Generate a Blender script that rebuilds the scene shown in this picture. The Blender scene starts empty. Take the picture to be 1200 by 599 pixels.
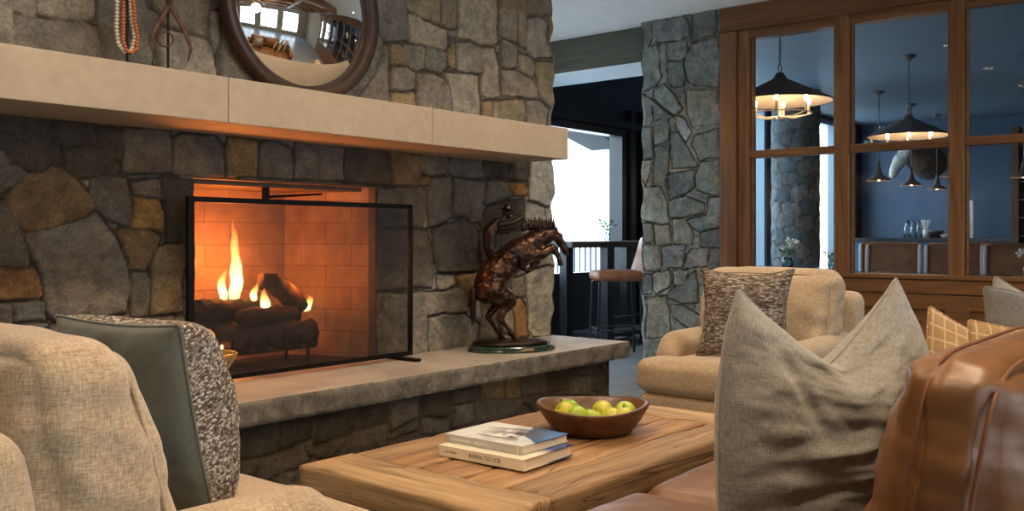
import bpy, bmesh, math, random
import numpy as np
from mathutils import Vector, Matrix, noise as mnoise
PI = math.pi
scene = bpy.context.scene
C = scene.collection
random.seed(7)
# ---------------------------------------------------------------- camera
CAMH, F = 1.10, 1090.0
YAW = math.radians(39.72)
cd = bpy.data.cameras.new('camera'); cam = bpy.data.objects.new('camera', cd); C.objects.link(cam)
cam.location = (0, 0, CAMH); cam.rotation_euler = (PI/2, 0, YAW - PI/2)
cd.sensor_width = 36; cd.lens = F/1200*36; cd.shift_y = -21.5/1200; cd.clip_start = 0.02; cd.clip_end = 200
cd.dof.use_dof = False
scene.camera = cam
# ---------------------------------------------------------------- view, world, lights
scene.view_settings.view_transform = 'Standard'; scene.view_settings.look = 'None'
scene.view_settings.gamma = 1; scene.view_settings.use_curve_mapping = False
scene.view_settings.exposure = 0.0
W = bpy.data.worlds.new('winter_sky'); scene.world = W; W.use_nodes = True
bgn = W.node_tree.nodes['Background']; bgn.inputs[0].default_value = (0.72, 0.87, 1.0, 1); bgn.inputs[1].default_value = 6.5

def area(name, loc, rot, sx, sy, power, col):
    l = bpy.data.lights.new(name, 'AREA'); l.shape = 'RECTANGLE'; l.size = sx; l.size_y = sy
    l.energy = power; l.color = col
    o = bpy.data.objects.new(name, l); o.location = loc; o.rotation_euler = rot; C.objects.link(o); return o
def spot(name, loc, power, col, size=2.2, blend=0.6, rad=0.05, rot=(0, 0, 0)):
    l = bpy.data.lights.new(name, 'SPOT'); l.energy = power; l.color = col; l.spot_size = size; l.spot_blend = blend
    l.shadow_soft_size = rad
    o = bpy.data.objects.new(name, l); o.location = loc; o.rotation_euler = rot; C.objects.link(o); return o
def point(name, loc, power, col, rad=0.05):
    l = bpy.data.lights.new(name, 'POINT'); l.energy = power; l.color = col; l.shadow_soft_size = rad
    o = bpy.data.objects.new(name, l); o.location = loc; C.objects.link(o); return o
WARM = (1.0, 0.79, 0.56)
DAY = (0.55, 0.78, 1.0)
# daylight entering through the big windows of the lounge (south side, behind the sofa), and of the dining room
for k, x in enumerate((-1.2, 1.6, 4.4)):
    area('sky_portal_south', (x, -4.99, 1.45), (PI/2, 0, 0), 2.1, 2.2, 1, DAY).data.cycles.is_portal = True
area('sky_portal_passage', (7.15, 5.99, 1.5), (-PI/2, 0, 0), 4.3, 1.65, 1, DAY).data.cycles.is_portal = True
for x, w in ((11.6, 3.1), (15.95, 1.9)):
    area('sky_portal_dining', (x, 5.99, 1.65), (-PI/2, 0, 0), w, 2.8, 1, DAY).data.cycles.is_portal = True
# recessed ceiling lights (the lamps sit in the ceiling_light fittings built further down)
CEIL = 2.93
LIGHTS = [(1.2, 2.45, 88, 0), (2.75, 2.45, 92, 0), (4.3, 2.45, 98, 0),
          (0.4, 0.55, 62, 0), (2.3, 0.5, 58, 0), (4.4, 1.3, 72, 0), (5.9, 3.0, 30, 0), (5.9, 0.8, 34, 0),
          (-1.6, 2.2, 50, 0), (-1.6, -0.6, 50, 0), (0.8, -2.0, 50, 0), (3.4, -2.0, 50, 0)]

# ---------------------------------------------------------------- pixel to plane (1200 x 599 frame)
FX, FY = math.cos(YAW), math.sin(YAW)
def ray(px, py):
    u = (px-600)/F; v = (278-py)/F
    return (FX + u*FY, FY - u*FX, v)
def onY(px, py, Y):
    d = ray(px, py); t = Y/d[1]; return (d[0]*t, CAMH + d[2]*t)
def onX(px, py, X):
    d = ray(px, py); t = X/d[0]; return (d[1]*t, CAMH + d[2]*t)
def onZ(px, py, Z):
    d = ray(px, py); t = (Z-CAMH)/d[2]; return (d[0]*t, d[1]*t)

# ---------------------------------------------------------------- materials
def newmat(name):
    m = bpy.data.materials.new(name); m.use_nodes = True
    nt = m.node_tree; b = nt.nodes['Principled BSDF']; return m, nt, b
def N(nt, t, **kw):
    n = nt.nodes.new(t)
    for k, v in kw.items():
        if k in n.inputs: n.inputs[k].default_value = v
        else: setattr(n, k, v)
    return n
def L(nt, a, b): nt.links.new(a, b)
def rgb(c): return (c[0], c[1], c[2], 1)
def ramp(nt, fac, stops):
    r = nt.nodes.new('ShaderNodeValToRGB'); e = r.color_ramp.elements
    while len(e) < len(stops): e.new(0.5)
    for i, (p, c) in enumerate(stops): e[i].position = p; e[i].color = rgb(c)
    L(nt, fac, r.inputs[0]); return r.outputs[0]
def coords(nt, kind='Object', scale=(1, 1, 1), rnd=False):
    tc = nt.nodes.new('ShaderNodeTexCoord'); mp = nt.nodes.new('ShaderNodeMapping')
    mp.inputs['Scale'].default_value = scale
    L(nt, tc.outputs[kind], mp.inputs['Vector'])
    if rnd:
        oi = nt.nodes.new('ShaderNodeObjectInfo'); mu = N(nt, 'ShaderNodeMath', operation='MULTIPLY'); mu.inputs[1].default_value = 37.0
        L(nt, oi.outputs['Random'], mu.inputs[0]); L(nt, mu.outputs[0], mp.inputs['Location'])
    return mp.outputs[0]
def mix(nt, fac, a, b, blend='MIX'):
    m = nt.nodes.new('ShaderNodeMix'); m.data_type = 'RGBA'; m.blend_type = blend
    for s, v in ((m.inputs[0], fac), (m.inputs[6], a), (m.inputs[7], b)):
        if hasattr(v, 'is_linked'): L(nt, v, s)
        elif isinstance(v, (int, float)): s.default_value = v
        else: s.default_value = rgb(v)
    return m.outputs[2]
def bump(nt, b, h, strength=0.3, dist=0.01, prev=None):
    n = N(nt, 'ShaderNodeBump'); n.inputs['Strength'].default_value = strength; n.inputs['Distance'].default_value = dist
    L(nt, h, n.inputs['Height'])
    if prev is not None: L(nt, prev, n.inputs['Normal'])
    L(nt, n.outputs[0], b.inputs['Normal']); return n.outputs[0]
def plain(name, c, rough=0.5, metal=0.0, var=0.15, vs=6, bs=60, bst=0.15, spec=None, coat=0, emis=None, es=0):
    m, nt, b = newmat(name)
    co = coords(nt, 'Object')
    nz = N(nt, 'ShaderNodeTexNoise', Scale=vs, Detail=4.0); L(nt, co, nz.inputs['Vector'])
    c2 = tuple(max(0, min(1, x*(1-var))) for x in c); c3 = tuple(min(1, x*(1+var)) for x in c)
    L(nt, ramp(nt, nz.outputs[0], [(0.3, c2), (0.7, c3)]), b.inputs['Base Color'])
    b.inputs['Roughness'].default_value = rough; b.inputs['Metallic'].default_value = metal
    if coat: b.inputs['Coat Weight'].default_value = coat
    if bst:
        n2 = N(nt, 'ShaderNodeTexNoise', Scale=bs, Detail=3.0); L(nt, co, n2.inputs['Vector'])
        bump(nt, b, n2.outputs[0], bst, 0.004)
    if emis: b.inputs['Emission Color'].default_value = rgb(emis); b.inputs['Emission Strength'].default_value = es
    return m
def wood(name, cols, axis=0, rough=0.55, scale=1.0, cracks=0.0, bst=0.25):
    m, nt, b = newmat(name)
    s = [14*scale]*3; s[axis] = 0.9*scale
    co = coords(nt, 'Object', s, rnd=True)
    n1 = N(nt, 'ShaderNodeTexNoise', Scale=1.3, Detail=7.0, Distortion=1.4); n1.inputs['Roughness'].default_value = 0.62
    L(nt, co, n1.inputs['Vector'])
    col = ramp(nt, n1.outputs[0], [(0.28, cols[0]), (0.5, cols[1]), (0.72, cols[2])])
    s2 = [60*scale]*3; s2[axis] = 2.0*scale
    co2 = coords(nt, 'Object', s2, rnd=True)
    n2 = N(nt, 'ShaderNodeTexNoise', Scale=2.0, Detail=3.0); L(nt, co2, n2.inputs['Vector'])
    g = ramp(nt, n2.outputs[0], [(0.35, (0.72, 0.70, 0.68)), (0.6, (1, 1, 1))])
    col = mix(nt, 1.0, col, g, 'MULTIPLY')
    oi = nt.nodes.new('ShaderNodeObjectInfo')
    col = mix(nt, 1.0, col, ramp(nt, oi.outputs['Random'], [(0, (0.86, 0.84, 0.80)), (1, (1.1, 1.08, 1.04))]), 'MULTIPLY')
    h = n1.outputs[0]
    if cracks:
        s3 = [7*scale]*3; s3[axis] = 0.55*scale
        co3 = coords(nt, 'Object', s3, rnd=True)
        n3 = N(nt, 'ShaderNodeTexNoise', Scale=1.6, Detail=2.0, Distortion=0.6); L(nt, co3, n3.inputs['Vector'])
        ab = N(nt, 'ShaderNodeMath', operation='SUBTRACT'); ab.inputs[1].default_value = 0.5; L(nt, n3.outputs[0], ab.inputs[0])
        a2 = N(nt, 'ShaderNodeMath', operation='ABSOLUTE'); L(nt, ab.outputs[0], a2.inputs[0])
        cr = ramp(nt, a2.outputs[0], [(0.0, (0.38, 0.3, 0.24)), (0.008*cracks, (1, 1, 1))])
        col = mix(nt, 1.0, col, cr, 'MULTIPLY')
        ad = N(nt, 'ShaderNodeMath', operation='MULTIPLY'); L(nt, n1.outputs[0], ad.inputs[0]); L(nt, cr, ad.inputs[1]); h = ad.outputs[0]
    L(nt, col, b.inputs['Base Color']); b.inputs['Roughness'].default_value = rough
    bump(nt, b, h, bst, 0.008)
    return m
def fabric(name, c1, c2, sc=1.0, bst=0.35, rough=0.9, slub=1.0, sheen=0.3, mott=None):
    """woven cloth; uses the mesh UV map in metres"""
    m, nt, b = newmat(name)
    cols = []
    hs = []
    for s in ((90*sc, 650*sc, 1), (650*sc, 90*sc, 1)):
        co = coords(nt, 'UV', s); nz = N(nt, 'ShaderNodeTexNoise', Scale=1.0, Detail=2.0); nz.inputs['Roughness'].default_value = 0.6
        L(nt, co, nz.inputs['Vector']); hs.append(nz.outputs[0])
    ad = N(nt, 'ShaderNodeMath', operation='ADD'); L(nt, hs[0], ad.inputs[0]); L(nt, hs[1], ad.inputs[1])
    hf = N(nt, 'ShaderNodeMath', operation='MULTIPLY'); hf.inputs[1].default_value = 0.5; L(nt, ad.outputs[0], hf.inputs[0])
    w = 0.14/slub
    col = ramp(nt, hf.outputs[0], [(0.5-w, c1), (0.5+w, c2)])
    co = coords(nt, 'UV', (5, 5, 1)); nz = N(nt, 'ShaderNodeTexNoise', Scale=1.0, Detail=3.0); L(nt, co, nz.inputs['Vector'])
    col = mix(nt, 1.0, col, ramp(nt, nz.outputs[0], [(0.3, (0.86, 0.86, 0.86)), (0.7, (1.08, 1.08, 1.08))]), 'MULTIPLY')
    L(nt, col, b.inputs['Base Color'])
    b.inputs['Roughness'].default_value = rough; b.inputs['Sheen Weight'].default_value = sheen
    b.inputs['Specular IOR Level'].default_value = 0.2
    bump(nt, b, hf.outputs[0], bst, 0.0025)
    return m
def boucle(name, stops, sc=1.0, flat=1.0):
    m, nt, b = newmat(name)
    co = coords(nt, 'Object', (75*sc*flat, 75*sc, 125*sc))
    vz = N(nt, 'ShaderNodeTexVoronoi', Scale=1.0); L(nt, co, vz.inputs['Vector'])
    wn = N(nt, 'ShaderNodeSeparateColor'); L(nt, vz.outputs['Color'], wn.inputs[0])
    col = ramp(nt, wn.outputs[0], stops)
    dk = ramp(nt, vz.outputs['Distance'], [(0.25, (1, 1, 1)), (0.75, (0.35, 0.33, 0.32))])
    col = mix(nt, 1.0, col, dk, 'MULTIPLY')
    L(nt, col, b.inputs['Base Color']); b.inputs['Roughness'].default_value = 0.95
    b.inputs['Specular IOR Level'].default_value = 0.1
    iv = N(nt, 'ShaderNodeMath', operation='SUBTRACT'); iv.inputs[0].default_value = 1.0; L(nt, vz.outputs['Distance'], iv.inputs[1])
    bump(nt, b, iv.outputs[0], 0.6, 0.006)
    return m
def glassy(name, tint=(1, 1, 1), refl=0.08, rough=0.02):
    m, nt, b = newmat(name); nt.nodes.remove(b)
    out = nt.nodes['Material Output']
    tr = N(nt, 'ShaderNodeBsdfTransparent'); tr.inputs[0].default_value = rgb(tint)
    gl = N(nt, 'ShaderNodeBsdfGlossy'); gl.inputs['Roughness'].default_value = rough
    fr = N(nt, 'ShaderNodeFresnel'); fr.inputs[0].default_value = 1.45
    mx = N(nt, 'ShaderNodeMixShader'); L(nt, fr.outputs[0], mx.inputs[0]); L(nt, tr.outputs[0], mx.inputs[1]); L(nt, gl.outputs[0], mx.inputs[2])
    L(nt, mx.outputs[0], out.inputs[0]); return m
def emission(name, c, s):
    m, nt, b = newmat(name)
    b.inputs['Base Color'].default_value = rgb(c); b.inputs['Emission Color'].default_value = rgb(c); b.inputs['Emission Strength'].default_value = s
    return m
def stone_mat(name):
    m, nt, b = newmat(name)
    at = nt.nodes.new('ShaderNodeAttribute'); at.attribute_name = 'Col'
    co = coords(nt, 'Object')
    n1 = N(nt, 'ShaderNodeTexNoise', Scale=11.0, Detail=8.0); n1.inputs['Roughness'].default_value = 0.72; L(nt, co, n1.inputs['Vector'])
    n2 = N(nt, 'ShaderNodeTexNoise', Scale=75.0, Detail=4.0); n2.inputs['Roughness'].default_value = 0.7; L(nt, co, n2.inputs['Vector'])
    col = mix(nt, 1.0, at.outputs['Color'], ramp(nt, n1.outputs[0], [(0.3, (0.52, 0.53, 0.55)), (0.5, (1.0, 0.98, 0.95)), (0.72, (1.5, 1.42, 1.3))]), 'MULTIPLY')
    col = mix(nt, 1.0, col, ramp(nt, n2.outputs[0], [(0.33, (0.74, 0.74, 0.74)), (0.5, (1, 1, 1)), (0.72, (1.35, 1.33, 1.3))]), 'MULTIPLY')
    L(nt, col, b.inputs['Base Color']); b.inputs['Roughness'].default_value = 0.85
    b.inputs['Specular IOR Level'].default_value = 0.3
    p = bump(nt, b, n1.outputs[0], 0.85, 0.035)
    bump(nt, b, n2.outputs[0], 0.8, 0.008, p)
    return m
# ---------------------------------------------------------------- mesh helpers
def box_uv(me):
    uvl = me.uv_layers.new(name='UVMap') if not me.uv_layers else me.uv_layers[0]
    n = len(me.loops)
    vi = np.empty(n, dtype=np.int32); me.loops.foreach_get('vertex_index', vi)
    co = np.empty(len(me.vertices)*3); me.vertices.foreach_get('co', co); co = co.reshape(-1, 3)
    nf = len(me.polygons); no = np.empty(nf*3); me.polygons.foreach_get('normal', no); no = no.reshape(-1, 3)
    lt = np.empty(nf, dtype=np.int32); me.polygons.foreach_get('loop_total', lt)
    ax = np.repeat(np.argmax(np.abs(no), axis=1), lt)
    p = co[vi]
    uv = np.where((ax == 0)[:, None], p[:, [1, 2]], np.where((ax == 1)[:, None], p[:, [0, 2]], p[:, [0, 1]]))
    uvl.data.foreach_set('uv', uv.astype(np.float32).ravel())
def link(name, me, mat=None, parent=None, smooth=True, uv=True):
    if uv and not me.uv_layers and len(me.polygons): box_uv(me)
    o = bpy.data.objects.new(name, me); C.objects.link(o)
    if mat: me.materials.append(mat)
    if smooth and len(me.polygons): me.polygons.foreach_set('use_smooth', [True]*len(me.polygons))
    if parent is not None: o.parent = parent
    return o
def obj(name, bm, mat=None, parent=None, smooth=False, bevel=0, seg=2):
    me = bpy.data.meshes.new(name); bm.normal_update(); bm.to_mesh(me); bm.free()
    o = link(name, me, mat, parent, smooth)
    if bevel:
        md = o.modifiers.new('bevel', 'BEVEL'); md.width = bevel; md.segments = seg; md.limit_method = 'ANGLE'; md.angle_limit = 0.7
    return o
def tag(o, label, cat, group=None, kind=None):
    o['label'] = label; o['category'] = cat
    if group: o['group'] = group
    if kind: o['kind'] = kind
    return o
def thing(name, label, cat, loc=(0, 0, 0), rz=0, group=None):
    o = bpy.data.objects.new(name, None); C.objects.link(o); o.location = loc; o.rotation_euler = (0, 0, rz)
    o.empty_display_size = 0.1
    return tag(o, label, cat, group)
def struct(name, bm, mat, **k):
    o = obj(name, bm, mat, **k); o['kind'] = 'structure'; return o
def dup(root, loc, rz=None, label=None, group=None):
    def cp(o, par):
        c = o.copy(); C.objects.link(c)
        if par is not None: c.parent = par
        for ch in o.children: cp(ch, c)
        return c
    r = cp(root, None); r.location = loc
    if rz is not None: r.rotation_euler = (0, 0, rz)
    if label: r['label'] = label
    if group: r['group'] = group
    return r
def box(bm, x0, x1, y0, y1, z0, z1, m=None):
    vs = [bm.verts.new((x, y, z)) for x in (x0, x1) for y in (y0, y1) for z in (z0, z1)]
    if m is not None:
        for v in vs: v.co = m @ v.co
    for f in ((0, 1, 3, 2), (4, 6, 7, 5), (0, 4, 5, 1), (2, 3, 7, 6), (0, 2, 6, 4), (1, 5, 7, 3)):
        bm.faces.new([vs[i] for i in f])
    return bm
def B(*boxes):
    bm = bmesh.new()
    for b in boxes: box(bm, *b)
    return bm
def tube(bm, pts, rads, seg=10, caps=True, closed=False):
    pts = [Vector(p) for p in pts]; n = len(pts)
    if not hasattr(rads, '__len__'): rads = [rads]*n
    rings = []; up = None
    for i, p in enumerate(pts):
        a = pts[(i-1) % n] if (i or closed) else p; c = pts[(i+1) % n] if (i < n-1 or closed) else p
        t = (c-a).normalized()
        if up is None:
            up = Vector((0, 0, 1)) if abs(t.z) < 0.9 else Vector((1, 0, 0))
        s = t.cross(up)
        if s.length < 1e-5: s = t.orthogonal()
        s.normalize(); up = s.cross(t).normalized()
        rings.append([bm.verts.new(p + (s*math.cos(2*PI*k/seg) + up*math.sin(2*PI*k/seg))*rads[i]) for k in range(seg)])
    for i in range(n if closed else n-1):
        r0, r1 = rings[i], rings[(i+1) % n]
        for k in range(seg): bm.faces.new((r0[k], r0[(k+1) % seg], r1[(k+1) % seg], r1[k]))
    if caps and not closed:
        bm.faces.new(rings[0][::-1]); bm.faces.new(rings[-1])
    return bm
def lathe(bm, prof, seg=32, cx=0, cy=0, fn=None):
    rings = []
    for r, z in prof:
        ring = []
        for k in range(seg):
            a = 2*PI*k/seg; rr, zz = (fn(r, z, a) if fn else (r, z))
            ring.append(bm.verts.new((cx+rr*math.cos(a), cy+rr*math.sin(a), zz)))
        rings.append(ring)
    for i in range(len(rings)-1):
        for k in range(seg): bm.faces.new((rings[i][k], rings[i][(k+1) % seg], rings[i+1][(k+1) % seg], rings[i+1][k]))
    bm.faces.new(rings[0][::-1]); bm.faces.new(rings[-1])
    return bm
def ball(bm, c, r, sub=2, sc=(1, 1, 1), m=None):
    mt = Matrix.Translation(c) @ (m or Matrix.Identity(4)) @ Matrix.Diagonal((r*sc[0], r*sc[1], r*sc[2], 1))
    bmesh.ops.create_icosphere(bm, subdivisions=sub, radius=1, matrix=mt); return bm
def capsule(bm, pts, rads, seg=12, flat=1.0):
    """overlapping tapered links, later fused by the voxel remesh"""
    for i in range(len(pts)-1):
        a, b = Vector(pts[i]), Vector(pts[i+1]); n = 5
        tube(bm, [a.lerp(b, k/n) for k in range(n+1)], [rads[i]*(1-k/n)+rads[i+1]*k/n for k in range(n+1)], seg)
    for p, r in zip(pts, rads): ball(bm, p, r, 2)
    return bm
def fuse(o, vox, smooth=4):
    r = o.modifiers.new('fuse', 'REMESH'); r.mode = 'VOXEL'; r.voxel_size = vox; r.use_smooth_shade = True
    s = o.modifiers.new('soften', 'SMOOTH'); s.iterations = smooth; s.factor = 0.5
    return o
def place(o, loc=None, rot=None):
    if loc is not None: o.location = loc
    if rot is not None: o.rotation_euler = rot
    return o
# numpy value noise -------------------------------------------------------
def hash2(ix, iy, seed):
    h = (ix.astype(np.int64)*374761393 + iy.astype(np.int64)*668265263 + seed*974634777) & 0xffffffff
    h = ((h ^ (h >> 13))*1274126177) & 0xffffffff
    h = (h ^ (h >> 16)) & 0xffffffff
    return h/4294967295.0
def vnoise(a, b, seed=0):
    ia, ib = np.floor(a), np.floor(b); fa, fb = a-ia, b-ib
    fa = fa*fa*(3-2*fa); fb = fb*fb*(3-2*fb)
    v = lambda p, q: hash2(ia+p, ib+q, seed)
    return (v(0, 0)*(1-fa)+v(1, 0)*fa)*(1-fb) + (v(0, 1)*(1-fa)+v(1, 1)*fa)*fb - 0.5
def fbm(a, b, seed=0, oct=4, g=0.5):
    s, k = 0, 1.0
    for i in range(oct): s = s + k*vnoise(a*2**i, b*2**i, seed+i*17); k *= g
    return s
def poly_sd(a, b, poly):
    """signed distance, positive inside"""
    d = np.full(a.shape, 1e9); inside = np.zeros(a.shape, bool); n = len(poly)
    for i in range(n):
        x0, y0 = poly[i]; x1, y1 = poly[(i+1) % n]
        ex, ey = x1-x0, y1-y0; wx, wy = a-x0, b-y0
        t = np.clip((wx*ex+wy*ey)/(ex*ex+ey*ey+1e-12), 0, 1)
        d = np.minimum(d, np.hypot(wx-ex*t, wy-ey*t))
        c = ((y0 > b) != (y1 > b)) & (a < ex*(b-y0)/(ey+1e-12)+x0)
        inside ^= c
    return np.where(inside, d, -d)
def grid_mesh(P, skip=None, colr=None):
    """P: (na, nb, 3) vertex grid"""
    na, nb = P.shape[:2]; idx = np.arange(na*nb).reshape(na, nb)
    q = np.stack([idx[:-1, :-1], idx[1:, :-1], idx[1:, 1:], idx[:-1, 1:]], -1).reshape(-1, 4)
    if skip is not None: q = q[~skip.reshape(-1)]
    me = bpy.data.meshes.new('grid')
    me.vertices.add(na*nb); me.vertices.foreach_set('co', P.astype(np.float32).ravel())
    nf = len(q); me.loops.add(nf*4); me.loops.foreach_set('vertex_index', q.astype(np.int32).ravel())
    me.polygons.add(nf); me.polygons.foreach_set('loop_start', np.arange(0, nf*4, 4, dtype=np.int32))
    me.update(calc_edges=True); me.validate()
    if colr is not None:
        at = me.color_attributes.new('Col', 'FLOAT_COLOR', 'POINT')
        cc = np.ones((na*nb, 4), np.float32); cc[:, :3] = colr.reshape(-1, 3); at.data.foreach_set('color', cc.ravel())
    return me
GREYS = [(.20, .19, .17), (.24, .22, .19), (.17, .165, .155), (.26, .235, .19), (.21, .205, .20), (.23, .20, .155)]
MORT = (.10, .078, .055)
def stones(name, polys, a0, a1, b0, b1, step, mp, holes=(), seed=1, cell=(.26, .18), relief=.020, pal=GREYS, mortar=MORT,
           gap=.002, edge=.009, ragged=.014, mat=None, mort_hi=1.0):
    """field-stone face: every stone swells out of the mortar by its own amount"""
    na, nb = int((a1-a0)/step)+1, int((b1-b0)/step)+1
    A, Bb = np.meshgrid(np.linspace(a0, a1, na), np.linspace(b0, b1, nb), indexing='ij')
    wa = A + ragged*fbm(A*9, Bb*9, seed, 3); wb = Bb + ragged*fbm(A*9+50, Bb*9, seed+5, 3)
    best = np.full(A.shape, -1.0); near = np.full(A.shape, -9.0); col = np.zeros(A.shape+(3,)); hh = np.zeros(A.shape)
    rnd = random.Random(seed)
    for pl, c in polys:
        pl = [tuple(p) for p in pl]
        xs = [p[0] for p in pl]; ys = [p[1] for p in pl]; mg = .06
        i0, i1 = np.searchsorted(A[:, 0], [min(xs)-mg, max(xs)+mg]); j0, j1 = np.searchsorted(Bb[0], [min(ys)-mg, max(ys)+mg])
        if i1 <= i0 or j1 <= j0: rnd.random(); continue
        sl = (slice(i0, i1), slice(j0, j1))
        d = poly_sd(wa[sl], wb[sl], pl)+.0045
        near[sl] = np.maximum(near[sl], d)
        up = d > np.maximum(best[sl], 0)
        if c is None: c = rnd.choice(pal)
        c = np.array(c)*(0.9+0.2*rnd.random())
        cxx, cyy = np.mean(xs), np.mean(ys)
        h = 1 + 0.5*(rnd.random()-.5) + (rnd.random()-.5)*3.2*(A[sl]-cxx) + (rnd.random()-.5)*3.2*(Bb[sl]-cyy)
        best[sl] = np.where(up, d, best[sl]); hh[sl] = np.where(up, h, hh[sl]); col[sl] = np.where(up[..., None], c, col[sl])
    # procedural stones elsewhere
    rows = int((b1-b0)/cell[1])+3; colsn = int((a1-a0)/cell[0])+4
    sd = []
    for r in range(-1, rows):
        for q in range(-1, colsn):
            sd.append((a0+(q+.5*(r % 2)+.36*(rnd.random()-.5)*2)*cell[0], b0+(r+.5+.30*(rnd.random()-.5)*2)*cell[1]))
    d1 = np.full(A.shape, 1e9); d2 = np.full(A.shape, 1e9); ii = np.zeros(A.shape, int)
    asp = cell[0]/cell[1]
    for k, (sx, sy) in enumerate(sd):
        i0, i1 = np.searchsorted(A[:, 0], [sx-cell[0]*2, sx+cell[0]*2]); j0, j1 = np.searchsorted(Bb[0], [sy-cell[1]*2, sy+cell[1]*2])
        if i1 <= i0 or j1 <= j0: continue
        sl = (slice(i0, i1), slice(j0, j1))
        ax_, ay_ = np.abs(wa[sl]-sx), np.abs(wb[sl]-sy)*asp
        d = (ax_**3+ay_**3)**(1/3)
        m1 = d < d1[sl]
        d2[sl] = np.where(m1, d1[sl], np.minimum(d2[sl], d)); ii[sl] = np.where(m1, k, ii[sl]); d1[sl] = np.where(m1, d, d1[sl])
    e = (d2-d1)*0.5
    e = np.minimum(e, -near-.006)
    free = best <= 0
    pc = np.array([np.array(rnd.choice(pal))*(0.85+0.3*rnd.random()) for _ in sd]); ph = np.array([1+.5*(rnd.random()-.5) for _ in sd])
    best = np.where(free, e, best); col = np.where(free[..., None], pc[ii], col); hh = np.where(free, ph[ii], hh)
    d = best-gap
    s = np.clip(d/edge, 0, 1); s = 1-(1-s)**2
    H = relief*s*hh + (s > 0)*(.026*fbm(A*5, Bb*5, seed+3, 6, .66)*np.clip(d/.016, 0, 1)) - .004*(s <= 0) + .004*fbm(A*30, Bb*30, seed+9, 3)
    tint = 1+.35*fbm(A*4, Bb*4, seed+21, 4)
    warm = np.clip(fbm(A*2.7, Bb*2.7, seed+33, 4)*1.3, 0, .5)[..., None]
    col = col*tint[..., None]
    col = col*(1-warm) + col*np.array([1.25, 1.0, .74])*warm
    ms = np.clip(d/.006, 0, 1)[..., None]
    mo = np.array(mortar)*np.where(Bb > 1.7, mort_hi, 1.0)[..., None]
    col = mo*(1-ms)+col*ms
    P = mp(A, Bb, H)
    skip = None
    if holes:
        ca = (A[:-1, :-1]+A[1:, 1:])/2; cb = (Bb[:-1, :-1]+Bb[1:, 1:])/2
        skip = np.zeros(ca.shape, bool)
        for h in holes: skip |= (ca > h[0]) & (ca < h[1]) & (cb > h[2]) & (cb < h[3])
    me = grid_mesh(P, skip, col)
    o = link(name, me, mat, None, True, uv=False)
    return o
# ================================================================ materials used by the building
M_stone = stone_mat('field_stone')
M_plaster = plain('ceiling_paint', (.80, .77, .73), .9, var=.04, bst=.05)
M_wallpaint = plain('wall_paint', (.42, .36, .28), .9, var=.05, bst=.05)
M_navy = plain('navy_paint', (.050, .105, .180), .55, var=.08, bst=.05)
M_darknavy = plain('dark_window_paint', (.008, .012, .018), .35, var=.1, bst=.03)
M_blueceil = plain('blue_ceiling_paint', (.12, .175, .225), .6, var=.06, bst=.04)
M_trimwood = wood('stained_wood', [(.11, .042, .012), (.19, .080, .024), (.26, .115, .036)], axis=1, rough=.42, scale=.7)
M_trimwoodv = wood('stained_wood_upright', [(.11, .042, .012), (.19, .080, .024), (.26, .115, .036)], axis=2, rough=.42, scale=.7)
M_beam = wood('grey_green_beam', [(.05, .052, .034), (.078, .078, .052), (.105, .10, .07)], axis=1, rough=.7, scale=.5)
M_soffit = plain('pale_soffit_paint', (.55, .63, .68), .7, var=.03, bst=.02)
M_glass = glassy('window_glass', (.93, .97, 1.0))
M_snow = plain('snow', (.88, .93, .98), .9, var=.04, vs=.4, bst=.1)
# floor: dark blue-grey planks
M_floor, nt, b = newmat('floor_planks')
co = coords(nt, 'Object', (1, 1, 1))
br = nt.nodes.new('ShaderNodeTexBrick'); br.inputs['Scale'].default_value = 1.0
br.inputs['Brick Width'].default_value = 1.8; br.inputs['Row Height'].default_value = .19; br.inputs['Mortar Size'].default_value = .003
br.inputs['Color1'].default_value = (.20, .22, .235, 1); br.inputs['Color2'].default_value = (.26, .28, .30, 1); br.inputs['Mortar'].default_value = (.03, .03, .03, 1)
L(nt, co, br.inputs['Vector'])
co2 = coords(nt, 'Object', (1.2, 16, 1)); nz = N(nt, 'ShaderNodeTexNoise', Scale=1.5, Detail=6.0); L(nt, co2, nz.inputs['Vector'])
L(nt, mix(nt, 1.0, br.outputs['Color'], ramp(nt, nz.outputs[0], [(.3, (.7, .7, .7)), (.7, (1.25, 1.22, 1.2))]), 'MULTIPLY'), b.inputs['Base Color'])
b.inputs['Roughness'].default_value = .28; bump(nt, b, nz.outputs[0], .06, .004)
# ================================================================ shell
struct('floor', B((-4, 17.6, -5.2, 7.6, -.12, 0)), M_floor)
ceil_bm = B((-4, 6.95, -5.2, 5.0, CEIL, CEIL+.12))
struct('ceiling', ceil_bm, M_plaster)
# coffered oak beams over the seating group (seen in the round mirror)
M_oak = wood('coffer_oak', [(.13, .055, .02), (.2, .09, .035), (.27, .13, .05)], axis=0, rough=.5)
bm = bmesh.new()
for y in (-2.6, -1.2, .2, 1.6): box(bm, -2.6, 5.6, y-.09, y+.09, CEIL-.2, CEIL+.002)
for x in (-2.6, -.55, 1.5, 3.55, 5.6): box(bm, x-.09, x+.09, -2.6, 1.6, CEIL-.2, CEIL+.002)
struct('trim_1', bm, M_oak)
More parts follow.
